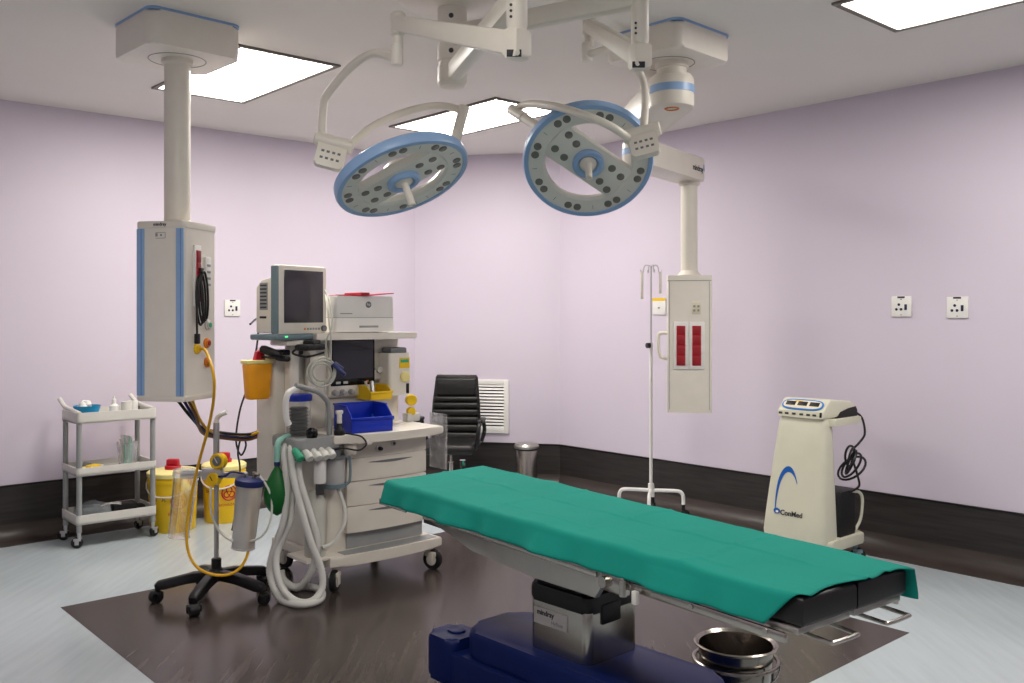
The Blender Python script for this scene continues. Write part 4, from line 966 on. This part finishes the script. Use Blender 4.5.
b = MB(); b.lathe([(0.0, 0.0), (0.06, 0.0), (0.075, 0.055), (0.085, 0.09), (0.082, 0.09), (0.07, 0.055), (0.055, 0.006), (0.0, 0.006)], 28, None, False); b.build('bowl', 'tray_blue', kd)
b = MB()
for k in range(7): b.lathe([(0.0, 0.028), (0.02, 0.02), (0.028, 0.0), (0.02, -0.02), (0.0, -0.028)], 10, T(random.uniform(-.04, .04), random.uniform(-.04, .04), 0.07+random.uniform(0, .03)))
o = b.build('cotton_wool', 'white', None); o.location = TW(0.09, 0.14, Z3+0.0); tag(o, 'white cotton wool heaped in the teal dish', 'cotton', kind='stuff')
bt = thing('bottle', 'small white bottle with narrow cap on the trolley top', 'bottle', TW(0.27, 0.16, Z3))
b = MB(); b.lathe([(0.0, 0), (0.028, 0), (0.03, 0.01), (0.03, 0.075), (0.014, 0.09), (0.012, 0.10)], 18); b.build('body', 'white', bt)
b = MB(); b.lathe([(0.014, 0.098), (0.014, 0.118), (0.006, 0.125), (0.005, 0.14), (0.0, 0.141)], 14); b.build('cap', 'white', bt)
for x, y, m_, lab in ((0.345, 0.14, 'offwhite', 'cream tape roll standing next to the small white bottle'), (0.395, 0.17, 'hose', 'white paper roll standing at the end of the trolley top')):
    b = MB(); b.lathe([(0.014, 0), (0.034, 0), (0.035, 0.004), (0.035, 0.096), (0.034, 0.10), (0.014, 0.10), (0.014, 0.0)], 22, None, False); o = b.build('tape_roll', m_); o.location = TW(x, y, Z3); tag(o, lab, 'roll')
cu = thing('instrument_cup', 'clear cup packed with syringes on the middle trolley shelf', 'cup', TW(0.355, 0.15, Z2))
b = MB(); b.lathe([(0.0, 0.0), (0.055, 0.0), (0.07, 0.16), (0.066, 0.16), (0.052, 0.005), (0.0, 0.005)], 24, None, False); b.build('cup', 'clear', cu)
for k in range(11):
    a = k*2.4; r = 0.012+0.028*((k*7) % 5)/5
    x, y = r*math.cos(a), r*math.sin(a); hh = 0.17+0.03*((k*3) % 4)/4
    b = MB(); b.cyl((0, 0, 0), (0, 0, hh*0.75), 0.009, n=10); b.cyl((0, 0, hh*0.75), (0, 0, hh), 0.004, n=8); b.cyl((0, 0, hh), (0, 0, hh+0.004), 0.011, n=10)
    o = b.build('syringe', ('white', 'offwhite', 'mint')[k % 3]); o.location = TW(0.355, 0.15, Z2+0.006)+Vector((x, y, 0)); o.rotation_euler = (x*4, -y*4, 0)
    o.rotation_euler = (-y*3.0, x*3.0, 0)
    tag(o, ('white syringe standing upright in the clear cup', 'cream syringe standing upright in the clear cup', 'mint green syringe standing upright in the clear cup')[k % 3], 'syringe', 'syringes in the cup')
for k, (x, y, m_, lab) in enumerate(((0.06, 0.10, 'yellow_lid', 'pale yellow wrapped packet at the trolley middle shelf edge'), (0.11, 0.08, 'yellow', 'bright yellow wrapped packet on the middle trolley shelf'), (0.155, 0.12, 'white', 'white wrapped packet beside the bright yellow packet'), (0.10, 0.17, 'plastic_bag', 'clear plastic pouch behind the yellow packets'))):
    b = MB(); b.box((0, 0, 0.012+0.006*(k % 2)), (0.09, 0.05, 0.02+0.012*(k % 2)), 0.008, RX(0.1*k)); o = b.build('packet', m_); o.location = TW(x, y, Z2+0.006); o.rotation_euler = (0, 0, TH+0.5*k); tag(o, lab, 'packet')
bm_ = MB(); bm_.lathe([(0, 0), (0.06, 0.0), (0.10, 0.02), (0.095, 0.06), (0.05, 0.09), (0.0, 0.1)], 12, Matrix.Diagonal((1.2, 0.9, 1, 1)))
for v in bm_.bm.verts: v.co += Vector((random.uniform(-.012, .012), random.uniform(-.012, .012), random.uniform(0, .012)))
o = bm_.build('plastic_bag', 'plastic_bag', None, 20); o.location = TW(0.13, 0.15, Z1); tag(o, 'crumpled clear plastic bag on the lowest trolley shelf', 'plastic bag')
b = MB(); b.box((0, 0, 0.035), (0.16, 0.12, 0.07), 0.02); b.box((0.09, 0.02, 0.02), (0.10, 0.10, 0.04), 0.015); o = b.build('pouch', 'rubber'); o.location = TW(0.33, 0.15, Z1); o.rotation_euler = (0, 0, TH-0.1); tag(o, 'black pouch on the lowest trolley shelf', 'pouch')
b = MB(); b.tube(spline([(-0.07, 0, 0.0), (-0.03, -0.015, 0.012), (0.03, -0.012, 0.012), (0.07, 0.0, 0.0)], 5), 0.008, 8); o = b.build('forceps', 'chrome'); o.location = TW(0.20, 0.04, Z1+0.07); o.rotation_euler = (0, 0, TH); 
o.location = TW(0.20, 0.03, Z1+0.085); tag(o, 'curved shiny instrument resting on the clear plastic bag', 'instrument')
b = MB(); b.box((0, 0, 0.016), (0.12, 0.05, 0.032), 0.003); o = b.build('carton', 'white'); o.location = TW(0.13, 0.03, Z1); o.rotation_euler = (0, 0, TH); tag(o, 'small white carton at the front of the lowest trolley shelf', 'box')

# ------------------------------------------------------------------ yellow sharps pails
def pail(px, Y, r, h, label, mark):
    t = thing('sharps_pail', label, 'sharps bin', ((px-512)/FPX*Y, Y, 0), math.atan2((px-512), -FPX)+PI if False else 0)
    b = MB(); b.lathe([(0.0, 0.0), (r*0.9, 0.0), (r*0.92, 0.006), (r, h*0.80), (r*1.03, h*0.805), (r*1.03, h*0.86), (r*1.0, h*0.865), (r*1.0, h*0.93)], 40); pb_ = b.build('pail', 'yellow', t)
    b = MB(); b.lathe([(r*1.05, h*0.90), (r*1.06, h*0.96), (r*0.98, h*0.985), (r*0.4, h), (0.0, h)], 40); b.build('lid', 'yellow_lid', t)
    b = MB(); b.lathe([(0.055, h-0.01), (0.055, h+0.02), (0.05, h+0.025)], 24); c = b.build('cap', 'red', t)
    b = MB(); b.box((0, 0, h+0.045), (0.085, 0.05, 0.05), 0.012); b.build('cap_grip', 'red', c)
    hp = []
    for k in range(13):
        a = PI+k*PI/12; hp.append((r*1.06*math.cos(a), r*1.06*math.sin(a), h*0.83-0.10*math.sin(k*PI/12)))
    b = MB(); b.tube(hp, 0.006, 8); b.build('bail_handle', 'offwhite', t)
    # biohazard mark and small print on the side facing the room
    fa = math.atan2(-Y, -(px-512)/FPX*Y)+0.25
    def onside(da, z, rr): a = fa+da; return frame((rr*math.cos(a), rr*math.sin(a), z), (-math.sin(a), math.cos(a), 0), (0, 0, 1))
    zc = h*0.52; rr = r*0.968
    M_ = onside(0.0, zc, rr+0.001)
    b = MB(); b.torus(0.052, 0.005, M_, 28, 6); mk = b.build('hazard_ring', 'red', pb_)
    for k in range(3):
        a = PI/2+k*2*PI/3
        b = MB(); b.torus(0.020, 0.0045, M_ @ T(0.020*math.cos(a), 0.020*math.sin(a), 0.0), 16, 6, a+PI+0.6, a+3*PI-0.6) ; b.build('hazard_lobe', 'red', pb_)
    b = MB(); b.torus(0.012, 0.003, M_, 14, 5); b.build('hazard_core', 'red', pb_)
    text('BIOHAZARD', 0.026, 'red', onside(0, zc-0.085, r*0.955), pb_)
    text('SHARPS', 0.030, 'print_dark', onside(-0.85, zc+0.01, r*0.962), pb_)
    return t
pail(173, 6.46, 0.165, 0.42, 'yellow sharps pail with red cap standing next to the trolley', 0)
pail(224, 6.74, 0.150, 0.425, 'yellow sharps pail with red cap standing behind the suction stand', 0)

# ------------------------------------------------------------------ office chair
CH = P(451, 0, 7.6); CH.z = 0
ch = thing('office_chair', 'black leather high-back office chair facing the room by the air vent', 'chair', CH, math.radians(-6))
ch.scale = (0.91, 0.95, 0.955)
# backrest: ribbed shell leaning back
zs = [0.46, 0.55, 0.62, 0.69, 0.755, 0.815, 0.87, 1.035]
b = MB(); b.prism([(-0.225, 0.44), (0.225, 0.44), (0.232, 0.62), (0.222, 0.80), (0.20, 1.02), (0.185, 1.04), (-0.185, 1.04), (-0.20, 1.02), (-0.222, 0.80), (-0.232, 0.62)], -0.02, 0.02, T(0, 0.20, 0) @ Matrix.Rotation(math.radians(-6), 4, 'X') @ frame((0, 0, 0), (1, 0, 0), (0, 0, 1)), 0.015)
bk = b.build('backrest', 'leather', ch)
for z0, z1 in zip(zs, zs[1:]):
    zc = (z0+z1)/2; w = 0.43 if zc < 0.8 else (0.42 if zc < 0.9 else 0.385)
    b = MB(); b.box((0, 0.178, zc), (w, 0.05, z1-z0-0.004), 0.02, T(0, 0.0, 0) @ T(0, 0.0, 0) @ Matrix.Rotation(math.radians(-6), 4, 'X'), 3); b.build('back_pad', 'leather', bk)
b = MB(); b.box((0, -0.06, 0.445), (0.50, 0.50, 0.085), 0.035, None, 3); b.build('seat', 'leather', ch)
for s in (-1, 1):
    b = MB(); b.tube(spline([(s*0.255, 0.17, 0.46), (s*0.285, 0.15, 0.56), (s*0.285, 0.05, 0.655), (s*0.285, -0.12, 0.66), (s*0.285, -0.20, 0.62), (s*0.27, -0.20, 0.50), (s*0.245, -0.14, 0.44)], 6), 0.018, 10); arm_ = b.build('arm_frame', 'black', ch)
    b = MB(); b.box((s*0.285, -0.04, 0.668), (0.055, 0.25, 0.032), 0.014, None, 3); b.build('arm_pad', 'leather', arm_)
b = MB(); b.cyl((0, 0, 0.12), (0, 0, 0.30), 0.028, n=16); b.cyl((0, 0, 0.28), (0, 0, 0.40), 0.016, n=14); b.box((0, 0, 0.395), (0.2, 0.2, 0.03), 0.01); b.build('gas_lift', 'chrome', ch)
for k in range(5):
    a = k*2*PI/5+0.3; d = Vector((math.cos(a), math.sin(a), 0))
    b = MB(); b.prism([(0.0, 0.10), (0.0, 0.15), (0.30, 0.105), (0.30, 0.075)], -0.02, 0.02, frame((0, 0, 0), d, (0, 0, 1)), 0.006); b.build('star_leg', 'chrome', ch)
    castor(ch, (0.29*d.x, 0.29*d.y, 0), 0.028, 0.04, 'black', 'black', a, 0.085)

# ------------------------------------------------------------------ pedal bin
BN = P(526.5, 0, 7.72); BN.z = 0
bn = thing('pedal_bin', 'slim stainless steel pedal bin against the dark dado by the vent', 'bin', BN)
b = MB(); b.lathe([(0.0, 0.0), (0.092, 0.0), (0.092, 0.375), (0.09, 0.38)], 32); b.build('body', 'steel', bn)
b = MB(); b.lathe([(0.102, 0.385), (0.106, 0.392), (0.106, 0.405), (0.09, 0.425), (0.04, 0.435), (0.0, 0.437)], 32); b.build('lid', 'steel_dull', bn)
b = MB(); b.lathe([(0.095, 0.37), (0.099, 0.373), (0.099, 0.387), (0.0, 0.387)], 32); b.build('collar', 'black', bn)
b = MB(); b.box((0, -0.10, 0.02), (0.06, 0.05, 0.012), 0.004); b.build('pedal', 'black', bn)

# ------------------------------------------------------------------ drip stand
IV = P(651, 0, 6.80); IV.z = 0
iv = thing('drip_stand', 'white drip stand with four hooks standing against the dark dado', 'drip stand', IV)
b = MB(); b.cyl((0, 0, 0.19), (0, 0, 1.27), 0.0125, n=14); b.cyl((0, 0, 1.25), (0, 0, 1.29), 0.017, n=14); b.build('outer_pole', 'white', iv)
b = MB(); b.cyl((0, 0, 1.28), (0, 0, 1.865), 0.0065, n=10); b.build('inner_pole', 'alu', iv)
b = MB(); b.cyl((-0.01, -0.01, 1.275), (-0.035, -0.02, 1.275), 0.02, n=14); b.build('clamp_knob', 'black', iv)
for a_ in (10, 100, 190, 280):
    a = math.radians(a_); dx, dy = math.cos(a), math.sin(a)
    b = MB(); b.tube(spline([(0, 0, 1.86), (dx*0.04, dy*0.04, 1.868), (dx*0.055, dy*0.055, 1.85), (dx*0.06, dy*0.06, 1.82), (dx*0.075, dy*0.075, 1.815), (dx*0.082, dy*0.082, 1.835)], 4), 0.004, 7); b.build('hook', 'alu', iv)
b = MB(); b.cyl((0, 0, 0.165), (0, 0, 0.255), 0.022, n=14); b.build('hub', 'white', iv)
for a_ in (-12, 168, 78, -102):
    a = math.radians(a_); dx, dy = math.cos(a), math.sin(a); L_ = 0.235
    b = MB(); b.tube(spline([(0, 0, 0.205), (dx*0.1, dy*0.1, 0.207), (dx*L_*0.85, dy*L_*0.85, 0.205), (dx*L_*0.97, dy*L_*0.97, 0.185), (dx*L_, dy*L_, 0.15), (dx*L_, dy*L_, 0.11)], 5), 0.0135, 10); b.build('base_leg', 'white', iv)
    castor(iv, (dx*L_, dy*L_, 0), 0.036, 0.024, 'black', 'black', a, 0.115)
for s, h_ in ((-1, 0.20), (1, 0.16)):
    a = math.radians(10 if s > 0 else 190)
    b = MB(); b.box((0, 0, -h_/2), (0.022, 0.008, h_), 0.003); o = b.build('hanging_strap', 'strap'); o.location = IV+Vector((math.cos(a)*0.07, math.sin(a)*0.07, 1.818)); tag(o, 'longer cream strap hanging from a drip stand hook' if s < 0 else 'shorter cream strap hanging from a drip stand hook', 'strap')

# ------------------------------------------------------------------ electrosurgical cart
EO = Vector((1.791, 5.3, 0))
# local x runs along the front from right to left when seen from behind: x = towards U, y = towards V (depth)
er = math.atan2(-U.y, -U.x)          # local x = -U (to the right seen from the front), local y = V (depth)
es = thing('electrosurgical_cart', 'cream cart with a blue arch on its front holding an electrosurgical unit', 'medical cart', EO, er)
# front shroud as a loft of rounded sections
def loft(secs, n):
    b = MB(); rings = []
    for poly, z in secs: rings.append([b.bm.verts.new((x, y, z)) for x, y in poly])
    for r0, r1 in zip(rings, rings[1:]):
        m_ = len(r0)
        for k in range(m_): b.bm.faces.new((r0[k], r0[(k+1) % m_], r1[(k+1) % m_], r1[k]))
    b.bm.faces.new(rings[0][::-1]); b.bm.faces.new(rings[-1]); return b
secs = []
for f in [0, 0.05, 0.2, 0.4, 0.6, 0.8, 0.95, 1.0]:
    z = 0.17+0.72*f
    x0 = -0.40+0.065*f**1.1; x1 = 0.015-0.045*f; y0 = -0.02+0.085*f**1.15; y1 = 0.16+0.02*f
    if f in (0, 1.0): x0 += 0.006; x1 -= 0.006; y0 += 0.006
    secs.append((rrect(x0, x1, y0, y1, 0.035), z))
b = loft(secs, 0); sh_ = b.build('front_shroud', 'esu_body', es)
def fy(z): f = (z-0.17)/0.72; return -0.02+0.085*max(f, 0)**1.15
# blue arch drawn on the shroud
outer, inner = [], []
for k in range(21):
    f = k/20
    # arch goes from low left up and over to the right
    t = f*PI*0.80
    x = -0.310+0.075*(1-math.cos(t))/1.0; z = 0.31+0.27*math.sin(t)**0.75 if t < PI/2 else 0.31+0.27*(0.30+0.70*math.sin(t))
    w = 0.003+0.014*math.sin(min(1, f*1.1)*PI*0.75)
    dxn = math.cos(t)
    outer.append((x-w*max(dxn, 0)*0.8, z+w*math.sin(t))); inner.append((x+w*max(dxn, 0)*0.8, z-w*math.sin(t)))
b = MB(); vo, vi = [], []
for (x, z), (x2, z2) in zip(outer, inner):
    vo.append(b.bm.verts.new((x, fy(z)-0.0016, z))); vi.append(b.bm.verts.new((x2, fy(z2)-0.0016, z2)))
for k in range(20): b.bm.faces.new((vo[k], vo[k+1], vi[k+1], vi[k]))
b.build('blue_arch', 'logo_blue', sh_)
sl = math.atan2(0.03, 0.28)
TMx = frame((-0.200, fy(0.325)-0.003, 0.322), (1, 0, 0), (0, math.sin(sl), math.cos(sl)))
text('ConMed', 0.042, 'print_dark', TMx, sh_, bold=0.0008)
b = MB(); b.prism([(0.022*math.cos(a), 0.016*math.sin(a)) for a in [k*2*PI/18 for k in range(18)]], 0, 0.002, frame((-0.297, fy(0.325)-0.002, 0.328), (1, 0, 0), (0, 0.1, 1))); lg = b.build('logo_mark', 'logo_blue', sh_)
b = MB(); b.prism([(0.010*math.cos(a)+0.003, 0.007*math.sin(a)-0.004) for a in [k*2*PI/14 for k in range(14)]], 0.002, 0.003, frame((-0.297, fy(0.325)-0.002, 0.328), (1, 0, 0), (0, 0.1, 1))); b.build('logo_core', 'white', lg)
# base with castors, rear shelf, posts
b = MB(); b.prism(rrect(-0.40, 0.03, 0.02, 0.46, 0.05), 0.125, 0.185, None, 0.012); b.build('base', 'esu_body', es)
for x, y, a in ((-0.36, 0.06, 2.5), (-0.02, 0.06, 0.4), (-0.36, 0.41, 2.0), (-0.02, 0.41, 0.8)): castor(es, (x, y, 0), 0.045, 0.03, 'teal_grey', 'rubber', a, 0.135)
b = MB(); b.prism(rrect(-0.345, 0.005, 0.12, 0.45, 0.02), 0.845, 0.885, None, 0.006); b.build('shelf', 'esu_body', es)
b = MB(); b.prism(rrect(-0.36, 0.0, 0.17, 0.40, 0.03), 0.185, 0.45, None, 0.02); b.build('pedal_basket', 'rubber', es)
b = MB(); b.tube(spline([(-0.01, 0.33, 0.44), (0.01, 0.40, 0.43), (0.015, 0.43, 0.38), (0.01, 0.42, 0.27), (-0.01, 0.39, 0.20)], 6), 0.009, 8); b.build('rear_bar', 'esu_body', es)
b = MB(); b.box((-0.17, 0.14, 0.53), (0.26, 0.03, 0.68), 0.01); b.build('spine', 'esu_body', es)
# the generator standing on the cart
eu = thing('electrosurgical_unit', 'cream generator with blue-rimmed control panel on top of the cart', 'generator', EO+U*0+Vector((0, 0, 0.886)), er)
GS = [(0.055, 0.004), (0.44, 0.004), (0.44, 0.03), (0.425, 0.075), (0.38, 0.093), (0.15, 0.112), (0.125, 0.108), (0.060, 0.042)]
b = MB(); b.prism(GS, -0.335, -0.03, Matrix(((0, 0, 1, 0), (1, 0, 0, 0), (0, 1, 0, 0), (0, 0, 0, 1))), 0.012, 3); g_ = b.build('housing', 'esu_body', eu)
b = MB(); b.prism([(0.20, 0.0), (0.448, 0.0), (0.448, 0.035), (0.43, 0.058), (0.34, 0.052), (0.25, 0.035)], -0.04, -0.026, Matrix(((0, 0, 1, 0), (1, 0, 0, 0), (0, 1, 0, 0), (0, 0, 0, 1)))); b.build('side_vent', 'rubber', g_)
sa = math.atan2(0.066, 0.065)
PM = frame((-0.1825, 0.0915, 0.0765), (1, 0, 0), (0, math.cos(sa), math.sin(sa)))
ell = [(0.135*abs(math.cos(a))**0.5*(1 if math.cos(a) > 0 else -1), 0.040*abs(math.sin(a))**0.75*(1 if math.sin(a) > 0 else -1)) for a in [k*2*PI/36 for k in range(36)]]
b = MB(); b.prism(ell, 0.0, 0.005, PM); pr_ = b.build('panel_rim', 'bin_blue2', eu)
b = MB(); b.prism([(x*0.93, y*0.76) for x, y in ell], 0.004, 0.007, PM); pp_ = b.build('panel', 'skin_label', eu)
for x in (-0.078, 0.0, 0.078):
    b = MB(); b.box((x, 0.004, 0.008), (0.062, 0.030, 0.003), 0.001, PM); b.build('display', 'black', pp_)
b = MB(); b.box((-0.03, 0.024, 0.008), (0.05, 0.006, 0.002), 0, PM); b.build('yellow_key', 'yellow', pp_)
for x in (-0.13, -0.088, -0.04, 0.01, 0.055, 0.095):
    b = MB(); b.box((x, 0, 0), (0.024, 0.012, 0.004), 0.001, frame((-0.1825, 0.0565, 0.024), (1, 0, 0), (0, 0.1, 1))); b.build('output_jack', 'darkgrey', eu)
b = MB(); b.box((0.135, 0.004, 0), (0.014, 0.03, 0.006), 0.002, frame((-0.1825, 0.0575, 0.024), (1, 0, 0), (0, 0.1, 1))); b.build('power_switch', 'black', eu)
# black leads behind the cart
EL = Matrix.Translation(EO) @ RZ(er)
b = MB()
for k in range(5):
    b.torus(0.06+0.008*k, 0.007, T(0.012-0.004*k, 0.29+0.012*k, 0.66-0.02*k) @ RZ(0.3*k) @ RY(PI/2+0.2*k) , 22, 7)
b.tube(spline([(-0.04, 0.44, 0.91), (-0.01, 0.475, 0.87), (0.02, 0.45, 0.78), (0.02, 0.38, 0.73), (0.01, 0.33, 0.70)], 6), 0.007, 7)
b.tube(spline([(0.01, 0.33, 0.62), (0.02, 0.36, 0.54), (0.02, 0.38, 0.47), (0.0, 0.30, 0.44)], 6), 0.007, 7)
o = b.build('cable_bundle', 'black'); o.matrix_world = EL; tag(o, 'black cables bundled behind the electrosurgical cart front', 'cable')

# sensor lead over the front of the worktop
hose('sensor_lead', 'thin black sensor lead lying over the front corner of the machine worktop', 'cable', [MW(0.075, 0.03, 0.86), MW(0.10, -0.02, 0.856), MW(0.15, -0.045, 0.84), MW(0.17, -0.06, 0.80), MW(0.13, -0.05, 0.77), MW(0.07, 0.0, 0.78), MW(0.02, 0.02, 0.775)], 0.005, 'black')
